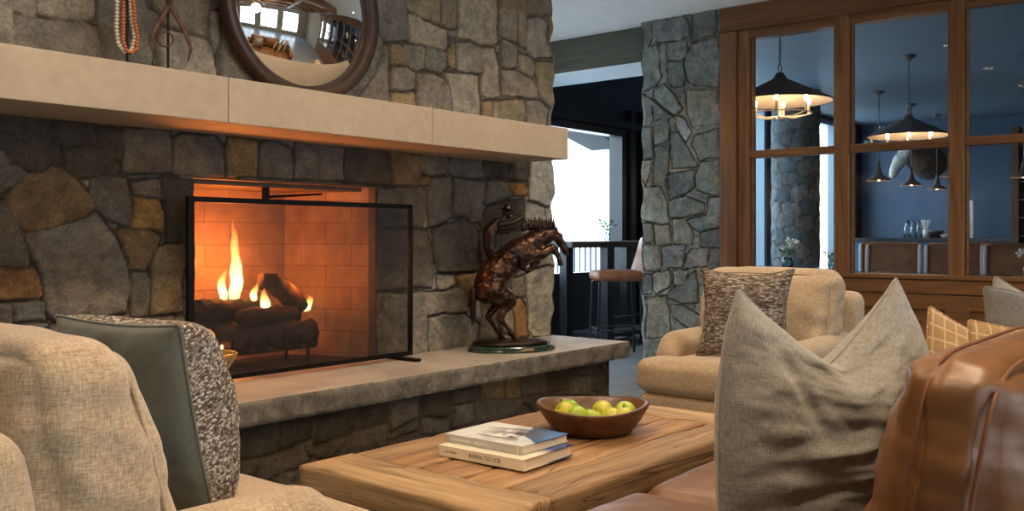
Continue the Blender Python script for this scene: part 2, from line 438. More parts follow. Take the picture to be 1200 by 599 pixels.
# south wall with three tall windows, west wall, behind the camera
bm = bmesh.new(); wy0, wy1 = -5.2, -5.0
box(bm, -4, 6.9, wy0, wy1, 0, .35); box(bm, -4, 6.9, wy0, wy1, 2.55, CEIL)
for a, c in ((-4, -2.25), (-.15, .55), (2.65, 3.35), (5.45, 6.9)): box(bm, a, c, wy0, wy1, .35, 2.55)
struct('wall_south', bm, M_wallpaint)
for k, x in enumerate((-1.2, 1.6, 4.4)):
    bm = bmesh.new()
    for dx in (-1.05, -.35, .35, 1.05): box(bm, x+dx-.035, x+dx+.035, -5.12, -5.02, .35, 2.55)
    for z in (.35, 1.0, 1.9, 2.55): box(bm, x-1.05, x+1.05, -5.11, -5.03, z-.035, z+.035)
    struct('window_%d' % (k+1), bm, M_darknavy)
struct('wall_west', B((-4.12, -4, -5.2, 5, 0, CEIL)), M_wallpaint)
struct('wall_behind_chimney', B((-4, .35, 3.9, 4.1, 0, CEIL)), M_wallpaint)
# ---------------------------------------------------------------- fireplace wall, Y = 3.74
WY = 3.74
BR, OR, GN, LT, MU, TN = (.155, .105, .06), (.26, .125, .045), (.13, .15, .13), (.36, .35, .30), (.20, .135, .06), (.34, .26, .15)  # LT: wall end clear of the mantel shadow, its brighter light painted in
G1, G2, DK = (.132, .116, .094), (.21, .19, .155), (.070, .057, .042)  # DK: dark stone, darkened further for shade under mantel and hearth overhang
lower = [
 ([(0,131),(57,134),(63,150),(70,172),(73,195),(60,191),(50,203),(33,202),(14,190),(0,176)], DK),
 ([(-30,176),(0,178),(12,191),(0,194),(-30,200)], G1), ([(-30,202),(0,195),(14,192),(31,205),(20,217),(0,226),(-30,230)], G1),
 ([(60,136),(110,140),(112,168),(92,169),(74,171),(66,152)], DK), ([(75,174),(112,170),(120,173),(142,198),(136,206),(110,209),(90,209),(76,196)], DK),
 ([(8,233),(33,206),(50,205),(62,194),(74,198),(88,210),(106,228),(112,244),(95,253),(60,266),(36,271),(24,262)], (.17,.115,.06)),
 ([(107,211),(122,208),(148,208),(152,220),(152,265),(132,258),(114,244),(108,228)], G1),
 ([(115,146),(142,152),(142,191),(114,170)], DK), ([(145,148),(199,153),(200,202),(145,201)], G1),
 ([(203,163),(215,156),(252,158),(263,175),(264,206),(226,205),(203,203)], G1), ([(267,160),(299,166),(301,190),(300,207),(267,206)], MU),
 ([(303,170),(318,165),(340,173),(344,190),(344,209),(304,208)], G1), ([(346,166),(400,171),(402,212),(346,209)], G1),
 ([(404,171),(450,175),(456,216),(404,213)], DK), ([(455,177),(487,181),(491,204),(488,217),(461,216),(456,190)], BR),
 ([(489,180),(525,184),(526,195),(522,203),(501,205),(491,197)], G1), ([(528,185),(562,187),(567,208),(535,207),(527,203)], G1),
 ([(493,207),(502,207),(502,216),(493,216)], MU), ([(441,221),(494,219),(499,223),(496,240),(493,267),(440,265)], G1),
 ([(504,209),(528,208),(530,220),(529,254),(520,261),(501,267),(500,240)], G1),
 ([(532,210),(566,211),(566,258),(553,262),(545,252),(532,255)], G1), ([(567,188),(595,190),(592,208),(568,207)], DK),
 ([(597,190),(620,191),(619,212),(593,208)], DK), ([(569,212),(592,213),(600,227),(590,233),(570,240),(567,235)], G1),
 ([(594,213),(619,217),(618,229),(603,228)], OR), ([(562,263),(572,243),(592,236),(614,234),(615,262),(600,267),(570,270)], DK),
 ([(622,189),(651,188),(654,237),(645,241),(621,234),(621,214)], LT), ([(618,238),(640,244),(640,265),(617,263)], LT),
 ([(642,244),(655,242),(655,290),(650,285),(642,270)], LT), ([(506,270),(543,258),(559,268),(560,317),(513,318),(508,300)], G1),
 ([(441,269),(498,270),(504,290),(507,320),(504,336),(441,340)], G1), ([(511,322),(531,322),(533,335),(513,339)], G2),
 ([(535,323),(560,320),(556,340),(552,360),(545,350),(537,336)], MU), ([(486,344),(500,343),(540,337),(548,352),(546,365),(520,367),(501,370),(499,360)], G2),
 ([(441,343),(497,345),(500,372),(501,411),(486,416),(441,424)], G2), ([(503,373),(525,370),(545,369),(560,380),(560,409),(548,407),(530,412),(503,413)], G2),
 ([(563,272),(610,270),(612,300),(600,329),(564,339)], G1), ([(599,328),(613,323),(615,345),(611,349),(601,346)], G2),
 ([(599,352),(611,351),(615,360),(617,388),(618,394),(606,394),(604,375)], (.34,.20,.09)),
 ([(617,322),(642,312),(656,318),(658,360),(655,380),(651,392),(625,393),(620,385),(619,360),(617,345)], LT),
 ([(586,346),(597,352),(602,375),(602,393),(591,390),(584,375)], (.30,.27,.19)), ([(564,345),(585,343),(581,375),(588,392),(563,409)], G1),
 ([(617,268),(655,292),(655,314),(642,308),(617,318),(613,300)], LT),
 ([(31,274),(60,269),(95,257),(113,249),(125,262),(139,280),(149,313),(151,340),(148,365),(125,372),(100,373),(62,372),(54,360),(49,328),(46,310),(39,298)], (.17,.152,.13)),
 ([(-30,232),(8,236),(24,263),(36,300),(36,310),(0,313),(-30,313)], G1), ([(-30,317),(0,316),(42,314),(48,340),(45,349),(0,352),(-30,352)], (.27,.14,.06)),
 ([(14,357),(50,353),(54,374),(18,378)], (.15,.155,.14)), ([(-20,357),(11,358),(14,385),(-20,385)], G1),
 ([(155,229),(187,236),(191,250),(190,271),(175,266),(154,265)], (.25,.15,.05)), ([(141,269),(155,268),(175,269),(188,277),(185,290),(175,308),(172,316),(153,315),(147,295)], (.19,.125,.06)),
 ([(154,320),(175,320),(177,340),(174,371),(156,371),(153,345)], G1), ([(187,290),(194,287),(214,287),(214,365),(179,370),(179,320),(178,312)], (.22,.165,.095)),
 ([(155,211),(185,211),(190,233),(156,225)], G1), ([(188,210),(226,210),(226,283),(196,283),(193,240)], DK),
 ([(123,378),(214,372),(214,402),(123,402)], G2), ([(60,381),(117,376),(119,402),(60,402)], G2)]
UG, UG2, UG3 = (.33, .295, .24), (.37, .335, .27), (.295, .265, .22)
upper = [
 ([(-20,-20),(15,-20),(16,30),(16,56),(-20,50)], UG2), ([(17,-20),(44,-20),(43,20),(38,20),(17,13)], UG2), ([(46,-20),(111,-20),(110,14),(108,21),(75,22),(58,19),(46,15)], UG2),
 ([(17,17),(40,23),(75,25),(98,24),(112,32),(117,50),(119,72),(17,58)], UG3), ([(115,-20),(160,-20),(173,10),(184,20),(180,60),(176,84),(121,74),(118,45),(114,20)], (.20,.19,.17)),
 ([(177,-20),(247,-20),(245,12),(242,42),(225,38),(205,34),(189,28),(180,5)], (.25,.22,.16)), ([(190,34),(242,46),(249,60),(253,96),(190,86),(184,50)], UG3),
 ([(248,13),(256,14),(257,50),(252,60),(247,40)], UG), ([(259,-20),(300,-20),(330,112),(259,100)], UG3),
 ([(438,-20),(473,-20),(476,20),(477,45),(460,49),(449,49),(438,30)], (.23,.225,.20)), ([(449,53),(453,55),(455,123),(420,118),(440,85)], UG3),
 ([(475,-20),(514,-20),(515,27),(495,19),(485,15),(477,8)], (.28,.24,.16)), ([(479,17),(487,17),(505,28),(523,36),(524,55),(520,58),(495,52),(479,47)], UG2),
 ([(517,-20),(534,-20),(533,34),(525,33),(517,27)], (.25,.22,.165)), ([(455,52),(467,52),(473,60),(474,76),(457,77)], TN),
 ([(470,50),(494,54),(497,60),(495,80),(486,82),(475,76)], UG3), ([(499,55),(522,61),(523,78),(515,85),(505,83),(497,80)], (.22,.225,.19)),
 ([(458,80),(474,79),(485,85),(484,104),(475,107),(458,105)], UG), ([(458,110),(484,109),(486,127),(458,122)], TN),
 ([(487,85),(505,87),(518,91),(525,100),(530,134),(488,128)], UG), ([(521,85),(560,89),(562,110),(562,137),(532,134),(527,100)], UG2),
 ([(535,-20),(582,-20),(584,50),(578,53),(565,52),(550,45),(538,45)], UG2), ([(536,51),(550,50),(562,56),(565,65),(562,86),(540,83),(536,80)], UG2),
 ([(525,57),(533,51),(533,80),(525,76)], TN), ([(566,57),(580,57),(583,80),(585,111),(570,115),(565,110),(564,70)], UG2),
 ([(587,49),(590,47),(604,53),(604,77),(598,79),(587,76)], UG3), ([(585,9),(605,11),(604,49),(588,43),(586,30)], UG), ([(607,13),(615,16),(616,57),(607,52)], UG3),
 ([(606,63),(620,66),(625,78),(623,92),(606,82)], UG2), ([(588,81),(604,83),(623,95),(628,105),(627,115),(600,112),(589,111)], UG),
 ([(619,22),(632,19),(640,28),(644,65),(625,67),(617,59)], (.36,.33,.28)), ([(644,19),(650,19),(651,69),(647,69)], (.42,.24,.10)),
 ([(627,72),(648,73),(650,90),(650,115),(645,125),(635,117),(631,104),(626,85)], (.33,.27,.17)), ([(565,119),(575,119),(576,140),(565,138)], TN),
 ([(577,119),(614,117),(614,148),(578,143)], (.31,.27,.19)), ([(618,118),(630,119),(642,128),(643,152),(618,148)], UG3),
 ([(584,-20),(650,-20),(650,9),(645,17),(620,18),(585,8)], (.24,.20,.15)), ([(646,126),(652,120),(652,152),(646,151)], UG)]
WXR = 4.93
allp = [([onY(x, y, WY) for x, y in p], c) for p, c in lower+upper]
def edge_x(z): return .016*math.sin(z*9.3+.4)+.012*math.sin(z*23)+.008*math.sin(z*41+1)
def front(a, b_, h):
    t = np.clip((a-(WXR-.35))/.35, 0, 1)
    ex = .016*np.sin(b_*9.3+.4)+.012*np.sin(b_*23)+.008*np.sin(b_*41+1)
    fall = np.clip((WXR-a)/.03, 0, 1)
    return np.stack([a+ex*t, WY+.012-h*(.25+.75*np.sqrt(fall)), b_], -1)
FB = (2.28, 3.365, .45, 1.372)
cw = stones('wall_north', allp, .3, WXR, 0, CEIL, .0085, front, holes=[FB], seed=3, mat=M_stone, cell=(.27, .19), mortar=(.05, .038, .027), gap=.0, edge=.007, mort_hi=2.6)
cw['kind'] = 'structure'
def side(a, b_, h):
    ex = .016*np.sin(b_*9.3+.4)+.012*np.sin(b_*23)+.008*np.sin(b_*41+1)
    return np.stack([WXR+ex+h*.6*np.clip((a-WY)/.05, 0, 1), a+.003, b_], -1)
cs = stones('wall_chimney_side', [], WY, 5.0, 0, CEIL, .02, side, seed=8, mat=M_stone, cell=(.24, .2)); cs['kind'] = 'structure'
# firebox: splayed brick lining
M_brick, nt, b = newmat('fire_brick')
co = coords(nt, 'UV', (1, 1, 1)); br = nt.nodes.new('ShaderNodeTexBrick')
for k, v in (('Scale', 1.0), ('Brick Width', .30), ('Row Height', .118), ('Mortar Size', .002)): br.inputs[k].default_value = v
br.inputs['Color1'].default_value = (.34, .22, .15, 1); br.inputs['Color2'].default_value = (.30, .19, .125, 1); br.inputs['Mortar'].default_value = (.16, .10, .065, 1)
L(nt, co, br.inputs['Vector'])
nz = N(nt, 'ShaderNodeTexNoise', Scale=7.0, Detail=5.0)
L(nt, mix(nt, 1.0, br.outputs['Color'], ramp(nt, nz.outputs[0], [(.3, (.72, .7, .68)), (.7, (1.15, 1.12, 1.1))]), 'MULTIPLY'), b.inputs['Base Color'])
b.inputs['Roughness'].default_value = .85; bump(nt, b, br.outputs['Fac'], -.5, .004)
bm = bmesh.new()
pl = [(FB[0]-.01, WY+.03), (2.46, 4.26), (3.16, 4.26), (FB[1]+.012, WY+.03)]
for z0, z1 in ((.45, 1.33),):
    for i in range(3):
        (xa, ya), (xb, yb) = pl[i], pl[i+1]
        bm.faces.new([bm.verts.new(v) for v in ((xa, ya, z0), (xb, yb, z0), (xb, yb, z1+.2), (xa, ya, z1+.2))])
bmesh.ops.remove_doubles(bm, verts=bm.verts, dist=.0005)
me_fb = bpy.data.meshes.new('lining'); bm.to_mesh(me_fb); bm.free()
uvl = me_fb.uv_layers.new(name='UVMap'); base = [0, .52, 1.22]
for pi, p in enumerate(me_fb.polygons):
    for li in p.loop_indices:
        v = me_fb.vertices[me_fb.loops[li].vertex_index].co
        d = [math.hypot(v.x-pl[0][0], v.y-pl[0][1]), .55+v.x-2.46, 1.25+math.hypot(v.x-pl[2][0], v.y-pl[2][1])][pi]
        uvl.data[li].uv = (d, v.z)
fbx = link('trim_2', me_fb, M_brick, smooth=False); fbx['kind'] = 'structure'
M_steel = plain('lintel_steel', (.12, .08, .05), .6, .3, var=.25)
struct('trim_3', B((FB[0]-.02, FB[1]+.02, WY+.02, WY+.10, FB[3]-.006, FB[3]+.02), (FB[0]-.02, FB[1]+.02, WY+.10, 4.3, 1.345, 1.40)), M_steel)
M_reveal = plain('reveal_stone', (.10, .085, .07), .9, var=.3, vs=12, bst=.8)
struct('trim_19', B((FB[1]-.003, FB[1]+.06, WY+.006, WY+.06, .44, 1.372), (FB[0]-.06, FB[0]+.003, WY+.012, WY+.06, .44, 1.372)), M_reveal)
M_ash = plain('firebox_floor', (.025, .022, .02), .9, var=.4, vs=20, bst=.5)
struct('trim_4', B((2.25, 3.40, WY+.015, 4.3, .40, .453)), M_ash)
bm = B((.9, 4.86, WY+.06, WY+.085, 0, .44))
struct('trim_5', bm, M_ash)
# hearth base of stone, palette darkened for the slab overhang's shadow
def hb(a, b_, h): return np.stack([a, 3.235-h, b_], -1)
h1 = stones('trim_6', [([onY(x, y, 3.21) for x, y in p], c) for p, c in [
  ([(275,508),(325,498),(327,530),(275,540)], DK), ([(330,497),(368,490),(368,513),(345,525),(330,528)], DK), ([(372,489),(420,477),(420,505),(372,520)], DK),
  ([(425,480),(455,470),(458,495),(425,505)], DK), ([(460,470),(492,462),(492,490),(462,505)], G1), ([(496,461),(528,455),(528,487),(496,490)], DK), ([(496,492),(527,491),(527,507),(496,510)], G1),
  ([(532,457),(562,450),(562,470),(532,474)], DK), ([(532,476),(558,472),(560,495),(532,500)], G1), ([(566,448),(594,444),(594,466),(566,470)], BR),
  ([(596,444),(614,441),(613,466),(597,466)], MU), ([(616,440),(643,436),(642,460),(616,464)], G1), ([(646,435),(667,431),(667,456),(646,458)], DK), ([(672,442),(696,441),(696,463),(672,463)], G1)]],
  2.085, 4.80, 0, .36, .01, hb, seed=12, mat=M_stone, cell=(.21, .13), relief=.014, pal=[DK, (.11, .095, .075), (.08, .07, .055)]); h1['kind'] = 'structure'
def hs(a, b_, h): return np.stack([4.80+h*.5, a, b_], -1)
h2 = stones('trim_7', [], 3.22, WY+.3, 0, .36, .02, hs, seed=13, mat=M_stone, cell=(.2, .13), relief=.03, pal=[DK, G1]); h2['kind'] = 'structure'
def hl(a, b_, h): return np.stack([2.10-h*.5, a, b_], -1)
h3 = stones('trim_8', [], 3.195, WY+.05, 0, .36, .02, hl, seed=14, mat=M_stone, cell=(.2, .13), relief=.03, pal=[DK, G1]); h3['kind'] = 'structure'
# ---------------------------------------------------------------- stone pier between passage and window wall, X = 6.8
PX = 6.8
pil = [[(753,27),(763,25),(762,45),(760,55),(753,55)],[(768,25),(800,19),(806,26),(808,42),(798,46),(770,48),(768,38)],[(810,17),(837,9),(840,38),(828,43),(812,49),(811,30)],
 [(781,50),(806,47),(806,65),(798,70),(785,70),(782,60)],[(812,53),(840,43),(843,60),(842,101),(815,99),(804,94),(804,72)],[(753,58),(771,51),(774,90),(769,99),(753,107)],
 [(783,73),(801,72),(801,100),(790,102),(782,95)],[(767,106),(778,98),(790,111),(800,128),(792,135),(776,124),(767,112)],[(764,116),(775,128),(789,138),(766,141)],
 [(804,107),(838,105),(842,144),(813,147),(806,130)],[(753,111),(763,116),(763,145),(753,146)],[(769,143),(783,139),(783,165),(768,171)],[(753,149),(765,149),(765,185),(755,186)],
 [(794,137),(802,139),(811,155),(805,166),(793,150)],[(786,156),(795,156),(816,192),(814,195),(789,197),(786,180)],[(768,174),(783,171),(783,200),(780,217),(766,218),(768,200)],
 [(753,189),(765,189),(763,205),(757,216),(753,205)],[(815,161),(842,151),(844,185),(828,185),(820,189),(813,170)],[(784,206),(815,199),(812,220),(804,227),(784,233)],
 [(821,191),(843,189),(845,227),(835,229),(816,221),(816,205)],[(753,220),(775,221),(782,240),(784,261),(775,263),(753,257)],[(786,236),(805,231),(824,239),(824,249),(800,255),(786,254)],
 [(829,233),(847,231),(849,265),(832,264)],[(754,263),(765,263),(766,283),(755,285)],[(767,265),(785,264),(786,285),(769,286)],[(789,258),(804,257),(811,270),(811,287),(791,286)],
 [(807,259),(830,252),(844,267),(820,271),(811,266)],[(821,273),(846,269),(847,289),(820,290)],[(755,289),(774,289),(775,314),(765,318),(755,317)],[(777,289),(803,288),(799,314),(778,313)],
 [(806,300),(812,293),(829,292),(829,311),(801,315)],[(833,293),(849,293),(849,314),(833,314)],[(755,323),(763,323),(763,344),(755,344)],[(765,321),(785,318),(786,334),(770,344),(765,339)],
 [(790,319),(807,318),(800,332),(791,333)],[(791,337),(815,319),(818,354),(800,354),(784,349),(785,343)],[(758,349),(780,347),(784,370),(786,394),(758,397)],[(786,359),(800,358),(819,370),(824,384),(812,387),(791,372)]]
pc = [(.22,.24,.225),(.20,.23,.22),(.19,.215,.215),(.24,.235,.20),(.17,.20,.18),(.23,.245,.25)]
rp = random.Random(4)
pp = [([onX(x, y, PX) for x, y in p], tuple(np.array(rp.choice(pc))*rp.uniform(.75, 1.2))) for p in pil]
PY0, PY1 = 3.475, 4.215
def pf(a, b_, h):
    e0 = np.clip((a-PY0)/.03, 0, 1); e1 = np.clip((PY1-a)/.03, 0, 1)
    return np.stack([PX+.02-h*(.3+.7*np.sqrt(e0*e1)), a+.012*np.sin(b_*17)*np.clip((PY0+.2-a)/.2, 0, 1)+.012*np.sin(b_*19+2)*np.clip((a-PY1+.2)/.2, 0, 1), b_], -1)
p1 = stones('wall_pier', pp, PY0, PY1, 0, CEIL, .0085, pf, seed=21, mat=M_stone, pal=pc, mortar=(.12, .078, .048), gap=-.0025, relief=.03); p1['kind'] = 'structure'
def pl_(a, b_, h): return np.stack([a, PY1-.005+h*.4+.012*np.sin(b_*19+2), b_], -1)
p2 = stones('wall_pier_end', [], PX+.02, PX+.5, 0, CEIL, .02, pl_, seed=22, mat=M_stone, pal=pc); p2['kind'] = 'structure'
def pr_(a, b_, h): return np.stack([a, PY0+.005-h*.4+.012*np.sin(b_*17), b_], -1)
p3 = stones('wall_pier_return', [], PX+.02, PX+.12, 0, CEIL, .02, pr_, seed=23, mat=M_stone, pal=pc); p3['kind'] = 'structure'
# beam over the passage and its pale soffit
struct('trim_9', B((6.93, 7.36, PY1-.03, 6.0, 2.625, CEIL)), M_beam, bevel=.006)
struct('trim_10', B((6.935, 7.42, PY1-.03, 6.0, 2.60, 2.624)), M_soffit)
# ceiling of the passage in front of the beam
struct('ceiling_passage', B((4.9, 6.95, 5.0, 6.0, CEIL, CEIL+.12)), M_plaster)
# ---------------------------------------------------------------- interior window wall, X = 6.8
ZS, ZM0, ZM1, ZT = .838, 1.722, 1.778, 2.66
ymul = [(3.233, 3.435)]; yy = 3.233
panes = []
ys = [3.233, 2.557, 2.449, 1.763, 1.671, .985, .885, .2, .1, -.585, -.685, -1.37]
for i in range(0, 12, 2): panes.append((ys[i+1], ys[i]))
bm = bmesh.new()
box(bm, PX-.01, PX+.14, -1.6, 3.475, ZT+.07, CEIL)                         # header
box(bm, PX-.035, PX+.14, -1.6, 3.475, ZT+.075, ZT+.10)
struct('trim_11', bm, M_trimwood, bevel=.004)
wf = bmesh.new()
box(wf, PX+.0, PX+.13, 3.233, 3.33, ZS-.02, ZT+.07); box(wf, PX-.02, PX+.14, 3.335, 3.475, 0, ZT+.07)
for i in range(1, 11, 2): box(wf, PX, PX+.13, ys[i+1], ys[i], ZS-.02, ZT+.07)
box(wf, PX, PX+.13, -1.6, ys[11], 0, ZT+.07)
ob = struct('window_5', wf, M_trimwoodv, bevel=.006)
wf = bmesh.new()
for lo, hi in panes:
    for z0, z1 in ((ZM0, ZM1), (ZT, ZT+.07)): box(wf, PX+.008, PX+.12, lo-.001, hi+.001, z0, z1)
    for z0, z1 in ((ZS, ZM0), (ZM1, ZT)):   # stop beads round each pane
        box(wf, PX+.03, PX+.075, lo, lo+.018, z0, z1); box(wf, PX+.03, PX+.075, hi-.018, hi, z0, z1)
box(wf, PX-.03, PX+.14, -1.6, 3.335, ZS-.03, ZS)
o2 = struct('trim_12', wf, M_trimwood, bevel=.004)
gm = bmesh.new()
for lo, hi in panes:
    for z0, z1 in ((ZS, ZM0), (ZM1, ZT)):
        gm.faces.new([gm.verts.new(v) for v in ((PX+.06, lo, z0), (PX+.06, hi, z0), (PX+.06, hi, z1), (PX+.06, lo, z1))])
struct('window_6', gm, M_glass)
wm = bmesh.new()
box(wm, PX+.02, PX+.12, -1.6, 3.335, 0, ZS-.03)
box(wm, PX-.012, PX+.02, -1.6, 3.335, ZS-.13, ZS-.035)
box(wm, PX-.006, PX+.02, -1.6, 3.335, .60, .70); box(wm, PX-.006, PX+.02, -1.6, 3.335, 0, .14)
for y in ys[1::2]: box(wm, PX-.005, PX+.02, y-.13, y+.03, .14, .60)
struct('wall_east', wm, M_trimwood, bevel=.004)
struct('wall_east_end', B((PX, PX+.14, -5.2, -1.6, 0, CEIL)), M_wallpaint)
# ---------------------------------------------------------------- dining room beyond
DC, DX, DE = 3.15, 17.3, 6.0
struct('ceiling_dining', B((6.95, 17.5, -5.2, 6.2, DC, DC+.12)), M_blueceil)
struct('trim_13', B((6.94, 7.0, -5.2, 6.2, CEIL-.01, DC)), M_blueceil)
struct('trim_14', B((11.6, 15.2, -1.2, 2.3, DC-.28, DC)), M_blueceil)
struct('wall_dining_east', B((DX, DX+.15, -5.2, 6.2, 0, DC)), M_navy)
struct('wall_dining_south', B((6.95, 17.5, -5.3, -5.2, 0, DC)), M_navy)
# exterior wall Y = 6 : openings (x0, x1, z0, z1)
ops = [(5.0, 9.28, .67, 2.32), (10.05, 13.15, .25, 3.05), (15.0, 16.9, .25, 3.05)]  # second opening widened out of view to let in more daylight
bm = bmesh.new(); xs = 4.0
for x0, x1, z0, z1 in ops:
    box(bm, xs, x0, DE, DE+.2, 0, DC); box(bm, x0, x1, DE, DE+.2, 0, z0); box(bm, x0, x1, DE, DE+.2, z1, DC); xs = x1
box(bm, xs, 17.5, DE, DE+.2, 0, DC)
struct('wall_exterior', bm, M_darknavy)
M_frame = plain('slate_blue_frame', (.18, .26, .32), .5, var=.05)
for k, (x0, x1, z0, z1) in enumerate(ops):
    bm = bmesh.new()
    mu = [x0+.03, x1-.03] + ([x0+(x1-x0)*.5] if k else [])
    for x in mu: box(bm, x-.045, x+.045, DE-.03, DE+.1, z0, z1)
    for z in (z0, z1): box(bm, x0, x1, DE-.035, DE+.1, z-.04, z+.04)
    struct('window_%d' % (7+k), bm, M_darknavy if k == 0 else M_frame)
struct('trim_15', B((9.36, 9.46, DE-.06, DE, 0, 2.6), (9.60, 9.68, DE-.09, DE, 0, 2.6), (5.0, 9.7, DE-.08, DE, 2.37, 2.45)), M_darknavy)
# light grey outer reveal and the slanting eave outside
gx0, gx1 = onY(721, 200, 7.0)[0], onY(731, 200, 7.0)[0]
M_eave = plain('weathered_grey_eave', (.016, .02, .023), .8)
struct('trim_16', B((gx0, gx1, 6.9, 7.1, -.1, 2.9)), M_eave)
bm = bmesh.new(); ev = [onY(672, 141, 6.95), onY(732, 135, 6.95), onY(732, 174, 6.95)]
f0 = [bm.verts.new((x, 6.95, z)) for x, z in ev]; f1 = [bm.verts.new((x, 7.5, z)) for x, z in ev]
bm.faces.new(f0); bm.faces.new(f1[::-1])
for i in range(3): bm.faces.new((f0[i], f0[(i+1) % 3], f1[(i+1) % 3], f1[i]))
struct('trim_17', bm, M_eave)
# stone column inside the dining room
def colf(a, b_, h):
    R = .34+h*.5
    return np.stack([12.75+R*np.cos(a/.34)*.95, 5.35+R*np.sin(a/.34)*.95, b_], -1)
c1 = stones('wall_dining_column', [], 0, 2*PI*.34, 0, DC, .02, colf, seed=31, mat=M_stone, cell=(.26, .2), pal=[(.10, .12, .13), (.13, .14, .15), (.08, .10, .11)], mortar=(.03, .03, .03)); c1['kind'] = 'structure'
# terrace with railing, snow and hills outside
struct('floor_terrace', B((2, 22, DE+.2, 9.0, -.15, -.02)), M_snow)
M_rail = plain('railing_paint', (.10, .14, .17), .5, var=.05)
rl = thing('balcony_railing', 'slate balcony railing of thin upright bars outside the dining room windows', 'railing', (0, 0, -.02))
obj('top_rail', B((4, 19, 7.6, 7.66, 1.0, 1.05), (4, 19, 7.6, 7.66, .10, .14), (4.0, 4.05, 7.6, 7.66, 0, 1.02), (9, 9.05, 7.6, 7.66, 0, 1.02), (14, 14.05, 7.6, 7.66, 0, 1.02)), M_rail, rl)
bm = bmesh.new(); x = 4.05
while x < 19: box(bm, x-.012, x+.012, 7.62, 7.644, .1, 1.02); x += .13
bal = obj('balusters', bm, M_rail, rl); bal['kind'] = 'stuff'
# snowy hillside
na, nb = 60, 40
A_, B_ = np.meshgrid(np.linspace(-20, 70, na), np.linspace(14, 70, nb), indexing='ij')
Z_ = -2+(B_-14)*.42+3*fbm(A_*.06, B_*.06, 5, 4)
hill = link('snowy_hillside', grid_mesh(np.stack([A_, B_, Z_], -1)), M_snow); hill['kind'] = 'structure'
hill.name = 'trim_18'
struct('ground_outside', B((-30, 80, 9.0, 16, -2.6, -2.4)), M_snow)
# ---------------------------------------------------------------- mantel and hearth slabs
def stone_slab_mat(name, c, dark=.75, sc=1.0, bst=.15):
    m, nt, b = newmat(name); co = coords(nt, 'Object', (1, 1, 1), rnd=True)
    n1 = N(nt, 'ShaderNodeTexNoise', Scale=3.5*sc, Detail=6.0, Distortion=.6); L(nt, co, n1.inputs['Vector'])
    n2 = N(nt, 'ShaderNodeTexNoise', Scale=45*sc, Detail=4.0); L(nt, co, n2.inputs['Vector'])
    col = ramp(nt, n1.outputs[0], [(.3, tuple(x*dark for x in c)), (.55, c), (.75, tuple(min(1, x*1.12) for x in c))])
    col = mix(nt, 1.0, col, ramp(nt, n2.outputs[0], [(.3, (.93, .92, .91)), (.65, (1.03, 1.03, 1.02))]), 'MULTIPLY')
    L(nt, col, b.inputs['Base Color']); b.inputs['Roughness'].default_value = .62
    bump(nt, b, n2.outputs[0], bst, .003); return m
M_mantel = stone_slab_mat('mantel_limestone', (.385, .305, .222), .93, .6, .06)
M_hearth = stone_slab_mat('hearth_bluestone', (.36, .32, .27), .72, 1.0, .2)
M_hedge, nt, b = newmat('rock_faced_edge')
co = coords(nt, 'Object', (1, 1, 1)); n1 = N(nt, 'ShaderNodeTexNoise', Scale=14.0, Detail=9.0, Distortion=.5); n1.inputs['Roughness'].default_value = .7; L(nt, co, n1.inputs['Vector'])
L(nt, ramp(nt, n1.outputs[0], [(.3, (.06, .052, .042)), (.5, (.15, .13, .105)), (.7, (.27, .23, .18))]), b.inputs['Base Color']); b.inputs['Roughness'].default_value = .85
bump(nt, b, n1.outputs[0], .8, .02)
t = thing('mantel_shelf', 'pale limestone mantel shelf running along the stone chimney above the fireplace', 'mantel', (2.5, 3.5, 1.565))
xj = [.6]+[onY(p, 120, 3.30)[0] for p in (268, 507)]+[4.50]
for i in range(3):
    obj('slab', B((xj[i]+.0015-2.5, xj[i+1]-.0015-2.5, 3.30-3.5, WY-.005-3.5, 0, .185)), M_mantel, t, bevel=.003)
t = thing('hearth_slab', 'raised grey stone hearth slab with a rough split front edge', 'hearth', (3.4, 3.4, .35))
xh = [2.04, onY(559.2, 430, 3.13)[0], 4.93]
for i in range(2):
    obj('slab', B((xh[i]+.002-3.4, xh[i+1]-.002-3.4, 3.145-3.4, (WY+.03 if i == 0 else WY-.0)-3.4, -0.0, .10)), M_hearth, t, bevel=.004)
    na = int((xh[i+1]-xh[i])/.012)+1
    A_, Z_ = np.meshgrid(np.linspace(xh[i]+.002, xh[i+1]-.002, na), np.linspace(0, .098, 12), indexing='ij')
    D_ = .006+.008*fbm(A_*7, Z_*14, 41+i, 5, .65); ed = np.clip(np.minimum(Z_, .098-Z_)/.012, 0, 1); D_ = D_*(.35+.65*ed)
    D_ = np.where(np.minimum(Z_, .098-Z_) <= 0, .0, D_)
    link('split_edge', grid_mesh(np.stack([A_-3.4, 3.146-D_-3.4, Z_+.001], -1)), M_hedge, t)
